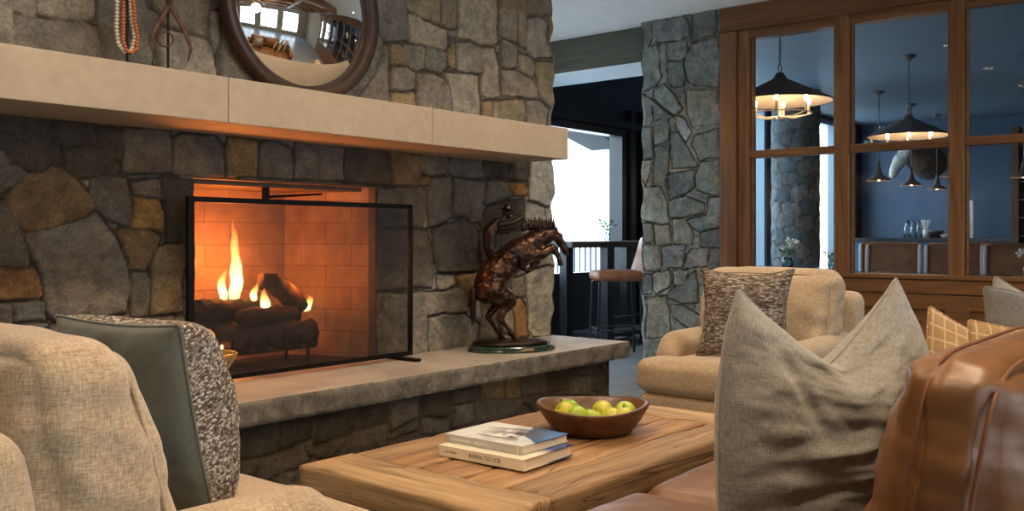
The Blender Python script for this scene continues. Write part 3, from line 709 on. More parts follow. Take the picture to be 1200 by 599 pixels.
# end piece of the hearth that turns the chimney corner
# ================================================================ soft goods helpers
def pillow_mesh(w, h, Tf, Tb, pinch=.07, chop=0., cw=.45, seed=0, wr=.006, n=64, side='both', p=2.4, pe=.5, vee=0., narrow=0., sag=.0, fold=()):
    """square cushion standing on its lower edge; x = width, z = height, -y = front"""
    u = np.linspace(-1, 1, n); uu = np.sign(u)*np.abs(u)**.8
    U, V = np.meshgrid(uu, uu, indexing='ij')
    X = w/2*U*(1-pinch*(1-V**2)); Z = h/2*V*(1-pinch*(1-U**2)); 
    Z = Z - sag*(1-V)/2*U**2*0
    top = ((V+1)/2)
    Z = Z - chop*np.exp(-(U/cw)**2)*top**2.2
    Z = Z - vee*(1-np.abs(U)**1.15)*top**2.6
    X = X*(1-narrow*top**3)
    X = X*(1-chop*.9*top**2*np.exp(-((np.abs(U)-1)/.9)**2))
    prof = np.clip((1-np.abs(U)**p)*(1-np.abs(V)**p), 0, 1)**pe
    chopt = 1-.35*min(1, chop*6)*np.exp(-(U/cw)**2)*top**3
    outs = []
    for sgn, T, nm in ((-1, Tf, 'front'), (1, Tb, 'back')):
        if side not in ('both', nm): continue
        nz = wr*(fbm(U*1.6+seed, V*2.6, seed+3, 4)*2.0+.8*np.abs(fbm(U*2.2, V*5.0+seed, seed+7, 3)))
        for (fu, fv, ang, ln, wd, am) in fold:
            du = (U-fu)*math.cos(ang)+(V-fv)*math.sin(ang); dv = -(U-fu)*math.sin(ang)+(V-fv)*math.cos(ang)
            nz = nz + am*np.exp(-(du/ln)**2)*np.exp(-(dv/wd)**2)
        Y = sgn*(T*prof*chopt + nz*np.clip(prof*2.2, 0, 1))
        P = np.stack([X, Y, Z+h/2], -1)
        if sgn > 0: P = P[::-1]
        me = grid_mesh(P)
        uvl = me.uv_layers.new(name='UVMap')
        vi = np.empty(len(me.loops), np.int32); me.loops.foreach_get('vertex_index', vi)
        UV = np.stack([U*w/2, V*h/2], -1); UV = UV[::-1] if sgn > 0 else UV
        uvl.data.foreach_set('uv', UV.reshape(-1, 2)[vi].astype(np.float32).ravel())
        outs.append(me)
    border = [(X[i, 0], Z[i, 0]+h/2) for i in range(n)]+[(X[-1, j], Z[-1, j]+h/2) for j in range(1, n)]+[(X[i, -1], Z[i, -1]+h/2) for i in range(n-2, -1, -1)]+[(X[0, j], Z[0, j]+h/2) for j in range(n-2, 0, -1)]
    return outs, border
def join_me(mes):
    bm = bmesh.new()
    for m in mes: bm.from_mesh(m)
    bmesh.ops.remove_doubles(bm, verts=bm.verts, dist=.0006)
    me = bpy.data.meshes.new('pillow'); bm.normal_update(); bm.to_mesh(me); bm.free(); return me
def pillow(name, label, mat, loc, yaw, lean, w=.5, h=.5, Tf=.09, Tb=.09, piping=None, roll=0, group=None, mat_back=None, **k):
    """yaw: direction (degrees) its front faces; lean: tilt of its top away from the front"""
    r = thing(name, label, 'cushion', loc, 0, group)
    r.rotation_mode = 'XYZ'
    r.rotation_euler = (Matrix.Rotation(math.radians(yaw+90), 4, 'Z') @ Matrix.Rotation(-math.radians(lean), 4, 'X') @ Matrix.Rotation(math.radians(roll), 4, 'Y')).to_euler()
    if mat_back is None:
        ms, bd = pillow_mesh(w, h, Tf, Tb, **k); link('cover', join_me(ms), mat, r)
    else:
        ms, bd = pillow_mesh(w, h, Tf, Tb, side='front', **k); link('front_panel', ms[0], mat, r)
        ms, bd = pillow_mesh(w, h, Tf, Tb, side='back', **k); link('back_panel', ms[0], mat_back, r)
    bm = bmesh.new(); tube(bm, [(x, 0, z) for x, z in bd[::2]], .0035, 6, closed=True)
    obj('piping', bm, piping or mat, r, smooth=True)
    return r
def soft_box(sx, sy, sz, r=.04, bulge=(0, 0, 0), n=26, seed=0, wr=.004, cx=0, cy=0, cz=0):
    """rounded upholstered block, centred at cx, cy with its underside at cz"""
    bm = bmesh.new(); bmesh.ops.create_cube(bm, size=2)
    bmesh.ops.subdivide_edges(bm, edges=bm.edges, cuts=n, use_grid_fill=True)
    hx, hy, hz = sx/2, sy/2, sz/2
    for v in bm.verts:
        p = v.co.copy(); q = Vector([math.copysign(abs(c)**.85, c) for c in p])
        w = Vector((q.x*hx, q.y*hy, q.z*hz))
        inn = Vector((max(-hx+r, min(hx-r, w.x)), max(-hy+r, min(hy-r, w.y)), max(-hz+r, min(hz-r, w.z))))
        d = w-inn
        if d.length > 1e-9: w = inn+d.normalized()*r*min(1, d.length/r*1.0 if d.length < r else 1)
        bx, by, bz = (1-q.y**2)*(1-q.z**2), (1-q.x**2)*(1-q.z**2), (1-q.x**2)*(1-q.y**2)
        w.x += bulge[0]*bx**.6*max(-1, min(1, q.x))*(abs(q.x) > .5); w.y += bulge[1]*by**.6*(1 if q.y > .5 else -1 if q.y < -.5 else q.y); w.z += bulge[2]*bz**.6*(1 if q.z > .5 else -1 if q.z < -.5 else q.z)
        nn = mnoise.fractal(Vector((w.x*7+seed, w.y*7, w.z*9)), 1.0, 2.0, 3)
        w += w.normalized()*nn*wr
        v.co = w+Vector((cx, cy, cz+hz))
    bm.normal_update(); return bm
def roughen(o, amp, sc=30, seed=0):
    me = o.data
    ns = [v.normal.copy() for v in me.vertices]
    for v, nn in zip(me.vertices, ns):
        q = v.co*sc+Vector((seed, 0, 0)); v.co += nn*(mnoise.noise(q)+.5*mnoise.noise(q*2.3))*amp
    me.update()
def bake(o):
    dg = bpy.context.evaluated_depsgraph_get(); dg.update()
    me = bpy.data.meshes.new_from_object(o.evaluated_get(dg)); o.modifiers.clear(); old = o.data; o.data = me
    bpy.data.meshes.remove(old)
    if not me.uv_layers: box_uv(me)
    me.polygons.foreach_set('use_smooth', [True]*len(me.polygons)); return o
M_beige = fabric('oatmeal_linen_blend', (.27, .185, .108), (.58, .445, .30), .55, .5)
M_linen = fabric('grey_linen', (.145, .134, .120), (.315, .298, .272), .7, .35)
M_linen2 = fabric('pale_grey_linen', (.20, .185, .16), (.37, .345, .305), .7, .3)
M_lineng = fabric('dark_grey_linen', (.095, .09, .085), (.19, .18, .17), .7, .3)
M_green = fabric('grey_green_cotton', (.075, .085, .07), (.115, .125, .102), 1.3, .15)
M_boucle = boucle('brown_grey_boucle', [(0, (.13, .10, .08)), (.4, (.23, .185, .15)), (.75, (.37, .31, .25)), (1, (.50, .44, .37))], 1.05, .55)
M_bouclel = boucle('speckled_boucle', [(0, (.10, .08, .07)), (.4, (.26, .21, .17)), (.75, (.48, .42, .36)), (1, (.7, .64, .58))], 1.7, .9)
M_plaid, nt, b = newmat('tan_plaid')
co = coords(nt, 'UV', (1, 1, 1)); sx = N(nt, 'ShaderNodeSeparateXYZ'); L(nt, co, sx.inputs[0]); outs = []
for i in (0, 1):
    m1 = N(nt, 'ShaderNodeMath', operation='MULTIPLY'); m1.inputs[1].default_value = 30 if i == 0 else 24; L(nt, sx.outputs[i], m1.inputs[0])
    m2 = N(nt, 'ShaderNodeMath', operation='FRACT'); L(nt, m1.outputs[0], m2.inputs[0])
    m3 = N(nt, 'ShaderNodeMath', operation='LESS_THAN'); m3.inputs[1].default_value = .13; L(nt, m2.outputs[0], m3.inputs[0]); outs.append(m3.outputs[0])
mxx = N(nt, 'ShaderNodeMath', operation='MAXIMUM'); L(nt, outs[0], mxx.inputs[0]); L(nt, outs[1], mxx.inputs[1])
co2 = coords(nt, 'UV', (400, 400, 1)); nz = N(nt, 'ShaderNodeTexNoise', Scale=1.0); L(nt, co2, nz.inputs['Vector'])
pc_ = mix(nt, mxx.outputs[0], (.40, .26, .13), (.62, .48, .30))
L(nt, mix(nt, 1.0, pc_, ramp(nt, nz.outputs[0], [(.3, (.8, .8, .8)), (.7, (1.1, 1.1, 1.1))]), 'MULTIPLY'), b.inputs['Base Color']); b.inputs['Roughness'].default_value = .9
bump(nt, b, nz.outputs[0], .3, .002)
def leather(name, c, rough=.36):
    m, nt, b = newmat(name)
    co = coords(nt, 'Object'); n1 = N(nt, 'ShaderNodeTexNoise', Scale=5.0, Detail=5.0, Distortion=1.2); L(nt, co, n1.inputs['Vector'])
    vz = N(nt, 'ShaderNodeTexVoronoi', Scale=260.0); L(nt, co, vz.inputs['Vector'])
    L(nt, ramp(nt, n1.outputs[0], [(.28, tuple(x*.62 for x in c)), (.5, c), (.72, tuple(min(1, x*1.35) for x in c))]), b.inputs['Base Color'])
    L(nt, ramp(nt, n1.outputs[0], [(.3, (rough+.12,)*3), (.7, (rough-.06,)*3)]), b.inputs['Roughness'])
    p = bump(nt, b, n1.outputs[0], .35, .012)
    bump(nt, b, vz.outputs[0], .10, .001, p); return m
M_leather = leather('cognac_leather', (.150, .063, .019), .40)
M_stitch = plain('leather_seam', (.15, .05, .015), .6, bst=0)
M_footw = plain('dark_wood_foot', (.06, .03, .015), .4)
# ================================================================ armchairs (front faces +x)
def armchair(name, label, loc, rz):
    r = thing(name, label, 'armchair', loc, rz)
    obj('base', soft_box(.86, .80, .25, .03, (.0, .0, 0), 20, 1, .002, 0.0, 0, .08), M_beige, r, smooth=True)
    bm = soft_box(.66, .54, .17, .055, (.012, 0, .02), 24, 3, .006, .115, 0, .33)
    soft = soft_box(.22, .83, .17, .055, (.012, .01, .008), 24, 4, .006, .335, 0, .33)
    me = bpy.data.meshes.new('t'); soft.to_mesh(me); soft.free(); bm.from_mesh(me)
    o = obj('seat_cushion', bm, M_beige, r, smooth=True); fuse(o, .011, 6); bake(o)
    for s in (-1, 1):
        bm = soft_box(.66, .13, .34, .04, (0, .0, 0), 14, 5, .0, -.085, s*.34, .2)
        capsule(bm, [(-.34, s*.345, .545), (.16, s*.345, .54)], [.078, .078], 18)
        capsule(bm, [(.16, s*.345, .54), (.20, s*.345, .50), (.205, s*.345, .40)], [.078, .074, .064], 16)
        o = obj('arm', bm, M_beige, r, smooth=True); fuse(o, .011, 8); bake(o)
    bm = soft_box(.15, .84, .60, .06, (0, 0, .0), 20, 6, .004, 0, 0, 0)
    for v in bm.verts: v.co = Vector((v.co.x-.34-.10*(v.co.z/.62), v.co.y*(1-.02*v.co.z/.62), v.co.z+.22))
    obj('back_frame', bm, M_beige, r, smooth=True)
    bm = soft_box(.21, .72, .475, .075, (.05, .012, .012), 34, 9, .005, 0, 0, 0)
    for v in bm.verts:
        z = v.co.z/.475
        fold = .0045*math.sin(z*19+9*v.co.y+3*mnoise.noise(v.co*8))*math.exp(-((abs(v.co.y)-.33)/.13)**2)
        v.co.y += .0045*math.sin(z*34+14*v.co.x+4*mnoise.noise(v.co*7))*(abs(v.co.y) > .3)*max(0, 1-abs(z-.5)*1.8)
        v.co = Vector((v.co.x*(1-.12*z*z)-.155-.115*z+fold, v.co.y*(1+.02*z), v.co.z+.455))
    obj('back_cushion', bm, M_beige, r, smooth=True)
    bm = bmesh.new()                                                    # welt round the cushion front
    pts = []
    for k in range(60):
        a = 2*PI*k/60; c, s_ = math.cos(a), math.sin(a); e = .32
        y = .342*math.copysign(abs(c)**e, c); z = .2375+.220*math.copysign(abs(s_)**e, s_)
        pts.append((-.155-.115*z/.475+.086*(1-.12*(z/.475)**2), y*(1+.02*z/.475), z+.455))
    tube(bm, pts, .004, 6, closed=True); obj('welt', bm, M_beige, r, smooth=True)
    for x in (-.36, .36):
        for y in (-.34, .34):
            bm = bmesh.new(); tube(bm, [(x, y, 0), (x, y, .085)], [.018, .026], 10); obj('foot', bm, M_footw, r)
    return r
armchair('armchair', 'oatmeal linen armchair facing the camera in front of the stone pier and interior window', (4.385, 2.075, 0), PI)
armchair('armchair', 'oatmeal linen armchair in the left foreground seen from its back and arm', (.965, 1.83, 0), 0)
pillow('throw_pillow', 'chunky brown and grey woven pillow standing on the armchair before the stone pier', M_boucle, (4.18, 2.02, .505), 196, 14, w=.46, h=.455, Tf=.07, Tb=.06, pinch=.16, seed=11, wr=.006)
pillow('throw_pillow', 'grey green pillow with a nubby speckled front on the left foreground armchair', M_bouclel, (1.06, 1.90, .50), 6, 12, w=.43, h=.435, Tf=.19, Tb=.055, pinch=.05, seed=15, wr=.006, pe=.38, mat_back=M_green, piping=M_green)
# ================================================================ leather sofa along the right foreground
sf = thing('leather_sofa', 'cognac brown leather sofa with boxed cushions in the right foreground', 'sofa', (2.3, .6, 0))
def at(bm, dx=0, dy=0, dz=0, rot=None):
    for v in bm.verts:
        if rot is not None: v.co = rot @ v.co
        v.co += Vector((dx, dy, dz))
    return bm
obj('base', soft_box(2.5, .98, .23, .03, (0, 0, 0), 20, 2, .002, .05, .08, .08), M_leather, sf, smooth=True)
for k, (x0, x1) in enumerate(((1.36, 2.03), (2.035, 2.75), (2.755, 3.42))):
    bm = soft_box(x1-x0, .80, .16, .055, (.004, .01, .022), 30, 20+k, .006, (x0+x1)/2-2.3, .885-.6, .30)
    obj('seat_cushion', bm, M_leather, sf, smooth=True)
for k, (x0, x1) in enumerate(((1.385, 2.10), (2.12, 2.85))):
    R = Matrix.Rotation(math.radians(9), 4, 'X')
    bm = soft_box(x1-x0, .105, .472, .035, (.022, .108, .006), 40, 30+k, .006)
    for v in bm.verts:
        z = v.co.z/.5
        nn_ = mnoise.fractal(Vector((v.co.x*5, v.co.y*7, v.co.z*16+k)), 1, 2, 3)
        v.co.y += .014*nn_*max(-1, min(1, v.co.y/.05)); v.co.x -= .012*mnoise.fractal(Vector((v.co.y*6, v.co.z*15, 3.3)), 1, 2, 3)*(v.co.x < -.2)
        v.co.z += .004*mnoise.fractal(Vector((v.co.x*14, v.co.y*9, 1.3)), 1, 2, 2)*(z > .6)
    at(bm, (x0+x1)/2-2.3, .415-.6, .455, R)
    bc = obj('back_cushion', bm, M_leather, sf, smooth=True)
    for sgn in (-1, 1):                                                 # the two seams of the boxing band
        bm = bmesh.new(); pts = []; hw, hh_ = (x1-x0)/2+.006, .236+.003
        for q in range(80):
            a = 2*PI*q/80; c, s_ = math.cos(a), math.sin(a); e = .30
            px_, pz_ = hw*math.copysign(abs(c)**e, c), hh_*math.copysign(abs(s_)**e, s_)
            px_ += .012*math.copysign(1, c)*(1-(pz_/hh_)**2) if abs(px_) > hw*.8 else 0
            pts.append((px_, sgn*.043, pz_+.236))
        tube(bm, pts, .0032, 6, closed=True); at(bm, (x0+x1)/2-2.3, .415-.6, .455, R); obj('seam', bm, M_stitch, bc, smooth=True)
bm = soft_box(.66, .105, .44, .035, (.02, .075, .012), 24, 40, .006)
at(bm, 3.36-2.3, .36-.6, .455, Matrix.Rotation(math.radians(-90), 4, 'Z') @ Matrix.Rotation(math.radians(9), 4, 'X')); obj('back_cushion', bm, M_leather, sf, smooth=True)
obj('arm', soft_box(.25, 1.06, .44, .06, (.01, .01, .01), 18, 50, .004, 1.225-2.3, .60-.6, .10), M_leather, sf, smooth=True)
obj('arm', soft_box(.20, 1.06, .50, .06, (.01, .01, .01), 18, 51, .004, 3.55-2.3, .60-.6, .10), M_leather, sf, smooth=True)
obj('back_frame', soft_box(2.5, .16, .42, .05, (0, .01, .01), 20, 52, .004, .05, .17-.6, .22), M_leather, sf, smooth=True)
for x in (-1.1, 1.2):
    for y in (-.36, .48):
        bm = bmesh.new(); tube(bm, [(x, y, 0), (x, y, .085)], [.02, .028], 10); obj('foot', bm, M_footw, sf)
folds = [(-.1, -.45, .15, .55, .05, -.010), (-.2, -.15, .1, .5, .045, .010), (.2, .25, 1.0, .5, .08, .014), (-.5, .35, -1.1, .4, .06, -.012), (-.3, .0, .2, .4, .04, -.008), (-.1, -.7, -.1, .5, .06, .012)]
pillow('throw_pillow', 'large grey linen pillow with a deep dent between two peaks, leaning on the leather sofa', M_linen, (1.867, .678, .462), 231, 6, w=.54, h=.545, Tf=.12, Tb=.15, pinch=.05, roll=-3, vee=.155, narrow=.34, seed=23, wr=.013, n=90, fold=folds)
pillow('throw_pillow', 'pale grey linen pillow with the tallest peak at the far end of the leather sofa', M_linen2, (3.22, .485, .462), 200, 8, w=.48, h=.52, Tf=.08, Tb=.08, pinch=.06, vee=.10, narrow=.15, seed=31, wr=.006)
pillow('throw_pillow', 'dark grey linen pillow at the right edge of the picture behind the big leather cushion', M_lineng, (2.975, .435, .462), 200, 8, w=.48, h=.50, Tf=.06, Tb=.06, pinch=.06, chop=.05, seed=33, wr=.006)
pillow('throw_pillow', 'tan plaid pillow with pale lines behind the large grey pillow', M_plaid, (2.93, .62, .462), 205, 10, w=.42, h=.44, Tf=.07, Tb=.07, pinch=.06, vee=.09, narrow=.15, seed=35, wr=.005)
pillow('throw_pillow', 'small tan plaid pillow tucked just behind the leather cushion', M_plaid, (2.70, .50, .462), 210, 8, w=.36, h=.405, Tf=.06, Tb=.06, pinch=.06, seed=37, wr=.008, roll=6)
# ---------------------------------------------------------------- recessed ceiling lights
M_trimw = plain('light_ring_white', (.7, .7, .68), .4, bst=0)
M_lens = emission('downlight_lens', (1.0, .80, .55), 14)
first = None
LL = ['above the left part of the hearth', 'above the middle of the hearth', 'above the right end of the hearth', 'above the near end of the leather sofa',
      'above the coffee table', 'above the far end of the leather sofa', 'in front of the passage', 'in front of the interior window', 'behind the left armchair', 'in the near corner of the room',
      'near the first tall south window', 'near the last tall south window']
for i, (x, y, p, _) in enumerate(LIGHTS):
    t = thing('ceiling_light', 'round recessed warm ceiling light ' + LL[i], 'light', (x, y, CEIL-.004), 0, 'recessed ceiling lights')
    if first is None:
        bm = bmesh.new(); lathe(bm, [(.055, .002), (.055, -.012), (.085, -.012), (.09, 0), (.09, .003)], 24); ring = obj('trim_ring', bm, M_trimw, t)
        bm = bmesh.new(); lathe(bm, [(.0005, -.004), (.053, -.004), (.053, .001), (.0005, .001)], 24); lens = obj('lens', bm, M_lens, t); first = (ring, lens)
    else:
        for q in first:
            c = q.copy(); C.objects.link(c); c.parent = t
    s = spot('downlight_lamp', (0, 0, -.03), p, WARM, 2.3, .7, .06); s.parent = t
# ================================================================ fire and fireplace furniture
M_iron = plain('black_iron', (.012, .011, .010), .45, .8, var=.2)
M_log = plain('charred_bark', (.045, .030, .022), .95, var=.7, vs=25, bs=50, bst=1.0)
M_logr = plain('scorched_wood', (.12, .065, .035), .9, var=.5, vs=18, bs=40, bst=.8)
hearth_z = .453
gr = thing('fire_grate', 'black iron fire grate holding the burning logs', 'grate', (2.78, 3.98, hearth_z))
for k in range(6):
    x = -.25+.10*k; bm = bmesh.new(); tube(bm, [(x, -.17, .17), (x, -.155, .095), (x, .10, .095), (x, .14, .15)], .009, 6); obj('bar', bm, M_iron, gr, smooth=True)
for y in (-.10, .08):
    bm = bmesh.new(); tube(bm, [(-.29, y, .082), (.29, y, .082)], .008, 6); obj('rail', bm, M_iron, gr, smooth=True)
for x in (-.24, .24):
    for y in (-.10, .08):
        bm = bmesh.new(); tube(bm, [(x, y, .08), (x, y, 0)], .009, 6); obj('leg', bm, M_iron, gr, smooth=True)
def firelog(a, b_, r0, r1, label, mat=M_log, sd=0, kink=(0, 0, 0)):
    a, b_ = Vector(a), Vector(b_); n = 14; bm = bmesh.new(); seg = 16
    pts = [a.lerp(b_, k/n)+Vector(kink)*math.sin(PI*k/n) for k in range(n+1)]
    tube(bm, pts, [(r0*(1-k/n)+r1*k/n)*(1+.08*math.sin(k*2.3+sd)) for k in range(n+1)], seg)
    for v in bm.verts:
        q = mnoise.fractal(v.co*16+Vector((sd*3.1, 0, 0)), 1, 2, 4); v.co += Vector((q, mnoise.noise(v.co*21), q))*.012
    o = obj('firewood_log', bm, mat, None, smooth=True); o['group'] = 'logs burning in the grate'
    return tag(o, label, 'log', 'logs burning in the grate')
firelog((2.47, 3.91, .625), (3.04, 3.87, .615), .068, .060, 'thick charred log lying along the front of the grate', sd=1)
firelog((2.47, 4.05, .62), (3.03, 4.05, .615), .062, .055, 'thick charred log at the back of the grate', sd=2)
firelog((2.40, 3.92, .745), (2.86, 4.04, .735), .060, .050, 'charred log laid across the top at the left under the tall flame', sd=3)
firelog((2.77, 3.93, .885), (3.04, 3.98, .735), .038, .058, 'short crooked log leaning at the top right of the fire', M_logr, sd=4, kink=(0, 0, .03))
firelog((2.60, 3.85, .715), (2.98, 3.94, .70), .044, .050, 'log resting in the middle of the pile beside the small flame', sd=5)
firelog((2.40, 3.93, .478), (2.55, 4.02, .482), .026, .022, 'small charred branch on the firebox floor at the left', M_logr, sd=6)
# flames
M_flame, nt, b = newmat('flame'); nt.nodes.remove(b); out = nt.nodes['Material Output']
tc = nt.nodes.new('ShaderNodeTexCoord'); sp = N(nt, 'ShaderNodeSeparateXYZ'); L(nt, tc.outputs['Generated'], sp.inputs[0])
em = N(nt, 'ShaderNodeEmission'); em.inputs['Strength'].default_value = 5.0
L(nt, ramp(nt, sp.outputs[2], [(0, (1, .62, .22)), (.25, (1, .80, .42)), (.6, (1, .50, .12)), (1, (.9, .16, .02))]), em.inputs[0])
lw = N(nt, 'ShaderNodeLayerWeight'); lw.inputs[0].default_value = .55
inv = N(nt, 'ShaderNodeMath', operation='SUBTRACT'); inv.inputs[0].default_value = 1; L(nt, lw.outputs['Facing'], inv.inputs[1])
pw = N(nt, 'ShaderNodeMath', operation='POWER'); L(nt, inv.outputs[0], pw.inputs[0]); pw.inputs[1].default_value = 1.3
fz = N(nt, 'ShaderNodeMapRange'); fz.inputs['From Min'].default_value = 1.0; fz.inputs['From Max'].default_value = .35; L(nt, sp.outputs[2], fz.inputs['Value'])
ml = N(nt, 'ShaderNodeMath', operation='MULTIPLY'); L(nt, pw.outputs[0], ml.inputs[0]); L(nt, fz.outputs[0], ml.inputs[1])
tr = N(nt, 'ShaderNodeBsdfTransparent'); mx = N(nt, 'ShaderNodeMixShader'); L(nt, ml.outputs[0], mx.inputs[0]); L(nt, tr.outputs[0], mx.inputs[1]); L(nt, em.outputs[0], mx.inputs[2])
L(nt, mx.outputs[0], out.inputs[0])
def flame(c, h, r, label, sd=0, tw=.02):
    bm = bmesh.new(); n = 18; pts = []; rd = []
    for k in range(n+1):
        t = k/n; pts.append((tw*math.sin(t*5+sd)*t, tw*.6*math.cos(t*4+sd)*t, h*t)); rd.append(max(.001, r*(math.sin(PI*min(1, (t*.78+.22)))**.9)*(1-.45*t)))
    tube(bm, pts, rd, 14)
    for v in bm.verts: v.co += Vector((mnoise.noise(v.co*14+Vector((sd, 0, 0))), mnoise.noise(v.co*14+Vector((0, sd, 0))), 0))*r*.35
    o = obj('flame', bm, M_flame, None, smooth=True); o.location = c
    return tag(o, label, 'flame', 'flames of the log fire')
fp = onY(276, 344, 3.99)
flame((fp[0], 3.99, fp[1]-.045), .42, .040, 'tall bright flame rising from the left part of the logs', 1)
fp = onY(262, 330, 4.06); flame((fp[0], 4.06, fp[1]-.09), .17, .026, 'faint orange flame just left of the tall one', 3, .03)
fp = onY(311, 362, 3.90); flame((fp[0], 3.90, fp[1]-.01), .12, .030, 'small bright flame in the middle of the log pile', 2, .015)
fp = onY(298, 350, 3.93); flame((fp[0], 3.93, fp[1]-.01), .09, .022, 'little flame licking round the middle log', 4, .02)
fp = onY(360, 362, 4.05); flame((fp[0], 4.05, fp[1]-.01), .09, .03, 'dim flame at the right end of the logs', 5, .03)
fp = onY(247, 408, 3.88); flame((fp[0], 3.88, fp[1]-.01), .11, .025, 'low flame under the logs at the left above the glazed bowl', 6, .02)
fp = onY(259, 410, 3.86); flame((fp[0], 3.86, fp[1]-.01), .11, .014, 'thin flame shape for the reflected log fire at the rim of the glazed bowl', 7, .012)  # reflection of the log fire, built as a glowing flame shape
fp = onY(340, 402, 3.95); flame((fp[0], 3.95, fp[1]-.02), .05, .02, 'ember glow flame under the right end of the grate', 8, .01)
FIRE = (1.0, .27, .05)
point('fire_glow', (2.66, 4.03, .98), 24, FIRE, .07)
point('fire_glow_right', (2.98, 3.93, .86), 4, FIRE, .06)
point('fire_glow_low', (2.50, 3.86, .58), 2.0, FIRE, .03)
bm = bmesh.new(); q0 = onY(312, 231, 3.84); q1 = onY(377, 227.5, 3.80); tube(bm, [(q0[0], 3.84, q0[1]), (q1[0], 3.80, q1[1])], [.008, .005], 8)
box(bm, q0[0]-.012, q0[0]+.012, 3.83, 3.86, q0[1]-.02, 1.345)
dm = obj('damper_handle', bm, M_iron, None); tag(dm, 'thin black iron damper handle under the lintel of the fireplace', 'handle')
# ---------------------------------------------------------------- fire screen
sc_ = thing('fireplace_screen', 'black framed mesh fire screen standing before the fireplace opening', 'fire screen', (2.825, 3.60, .45))
SX0, SX1, SZ0, SZ1 = 2.165-2.825, 3.49-2.825, .02, .825
M_scr, nt, b = newmat('screen_mesh'); nt.nodes.remove(b); out = nt.nodes['Material Output']
co = coords(nt, 'Object', (1, 1, 1)); sp = N(nt, 'ShaderNodeSeparateXYZ'); L(nt, co, sp.inputs[0]); oo = []
for i in (0, 2):
    m1 = N(nt, 'ShaderNodeMath', operation='MULTIPLY'); m1.inputs[1].default_value = 1/.0042; L(nt, sp.outputs[i], m1.inputs[0])
    m2 = N(nt, 'ShaderNodeMath', operation='FRACT'); L(nt, m1.outputs[0], m2.inputs[0])
    m3 = N(nt, 'ShaderNodeMath', operation='LESS_THAN'); m3.inputs[1].default_value = .30; L(nt, m2.outputs[0], m3.inputs[0]); oo.append(m3.outputs[0])
mm = N(nt, 'ShaderNodeMath', operation='MAXIMUM'); L(nt, oo[0], mm.inputs[0]); L(nt, oo[1], mm.inputs[1])
df = N(nt, 'ShaderNodeBsdfPrincipled'); df.inputs['Base Color'].default_value = (.045, .038, .033, 1); df.inputs['Roughness'].default_value = .45; df.inputs['Metallic'].default_value = .6
tr = N(nt, 'ShaderNodeBsdfTransparent'); mx = N(nt, 'ShaderNodeMixShader'); L(nt, mm.outputs[0], mx.inputs[0]); L(nt, tr.outputs[0], mx.inputs[1]); L(nt, df.outputs[0], mx.inputs[2]); L(nt, mx.outputs[0], out.inputs[0])
bm = bmesh.new(); fw = .018
for a in ((SX0, SX0+.028, -.012, .012, SZ0, SZ1), (SX1-.02, SX1, -.012, .012, SZ0, SZ1), (SX0+.028, SX1-.02, -.012, .012, SZ1-fw-.006, SZ1), (SX0+.028, SX1-.02, -.012, .012, SZ0, SZ0+fw+.004)): box(bm, *a)
obj('frame', bm, M_iron, sc_, bevel=.002)
bm = bmesh.new(); bm.faces.new([bm.verts.new(v) for v in ((SX0+.02, 0, SZ0+.01), (SX1-.01, 0, SZ0+.01), (SX1-.01, 0, SZ1-.01), (SX0+.02, 0, SZ1-.01))]); obj('mesh_panel', bm, M_scr, sc_)
for x in (SX0+.09, SX1-.075): obj('foot', B((x-.02, x+.02, -.13, .10, 0, .016), (x-.012, x+.012, -.012, .012, .01, .03)), M_iron, sc_, bevel=.003)
# ---------------------------------------------------------------- glazed bowl on the hearth
M_glaze = plain('mustard_glaze', (.32, .17, .045), .22, var=.3, vs=14, bst=.05, coat=.6)
bm = bmesh.new(); lathe(bm, [(.045, 0), (.05, .012), (.04, .02), (.07, .06), (.115, .125), (.142, .165), (.146, .178), (.138, .183), (.128, .172), (.10, .13), (.06, .08), (.001, .06)], 40)
bo = obj('glazed_bowl', bm, M_glaze, None, smooth=True); bo.location = (2.08, 3.36, .45); tag(bo, 'mustard glazed pottery bowl on the left end of the hearth, partly behind the green pillow', 'bowl')
# ================================================================ bronze rearing horse with rider
def bronze_mat(name, c, rough=.3):
    m, nt, b = newmat(name); co = coords(nt, 'Object'); n1 = N(nt, 'ShaderNodeTexNoise', Scale=14.0, Detail=5.0); L(nt, co, n1.inputs['Vector'])
    L(nt, ramp(nt, n1.outputs[0], [(.35, tuple(x*.35 for x in c)), (.6, c), (.75, tuple(min(1, x*1.8) for x in c))]), b.inputs['Base Color'])
    b.inputs['Metallic'].default_value = .75; b.inputs['Roughness'].default_value = rough; bump(nt, b, n1.outputs[0], .35, .01); return m
M_bronze = bronze_mat('brown_bronze', (.085, .038, .022)); M_bronzed = bronze_mat('dark_bronze', (.035, .022, .016), .35)
M_gmarble = plain('green_marble', (.02, .045, .035), .2, var=.6, vs=30, bst=0)
M_brass = plain('brass_plate', (.55, .33, .12), .35, .8, bst=0)
st = thing('bronze_statue', 'bronze statue of a rider on a rearing horse at the right end of the hearth', 'statue', (4.12, 3.425, .45), math.radians(-30))
def hp(px, py, ly=0): return Vector(((px-597)*.00524, ly, (402-py)*.0049+.05))
bm = bmesh.new(); lathe(bm, [(1, 0), (1.0, .010), (.985, .014), (.985, .026), (.94, .034)], 48)
for v in bm.verts: v.co.x *= .262; v.co.y *= .17
obj('marble_base', bm, M_gmarble, st, smooth=False)
bm = bmesh.new(); lathe(bm, [(1, .034), (1.0, .046), (.95, .056), (.7, .060), (.3, .062)], 40)
for v in bm.verts:
    v.co.x = v.co.x*.225-.01; v.co.y *= .145; v.co.z += .004*mnoise.noise(v.co*30)*(v.co.z > .05)
obj('bronze_base', bm, M_bronzed, st, smooth=True)
obj('plaque', B((.01, .07, -.172, -.160, .012, .026)), M_brass, st)
bm = bmesh.new()
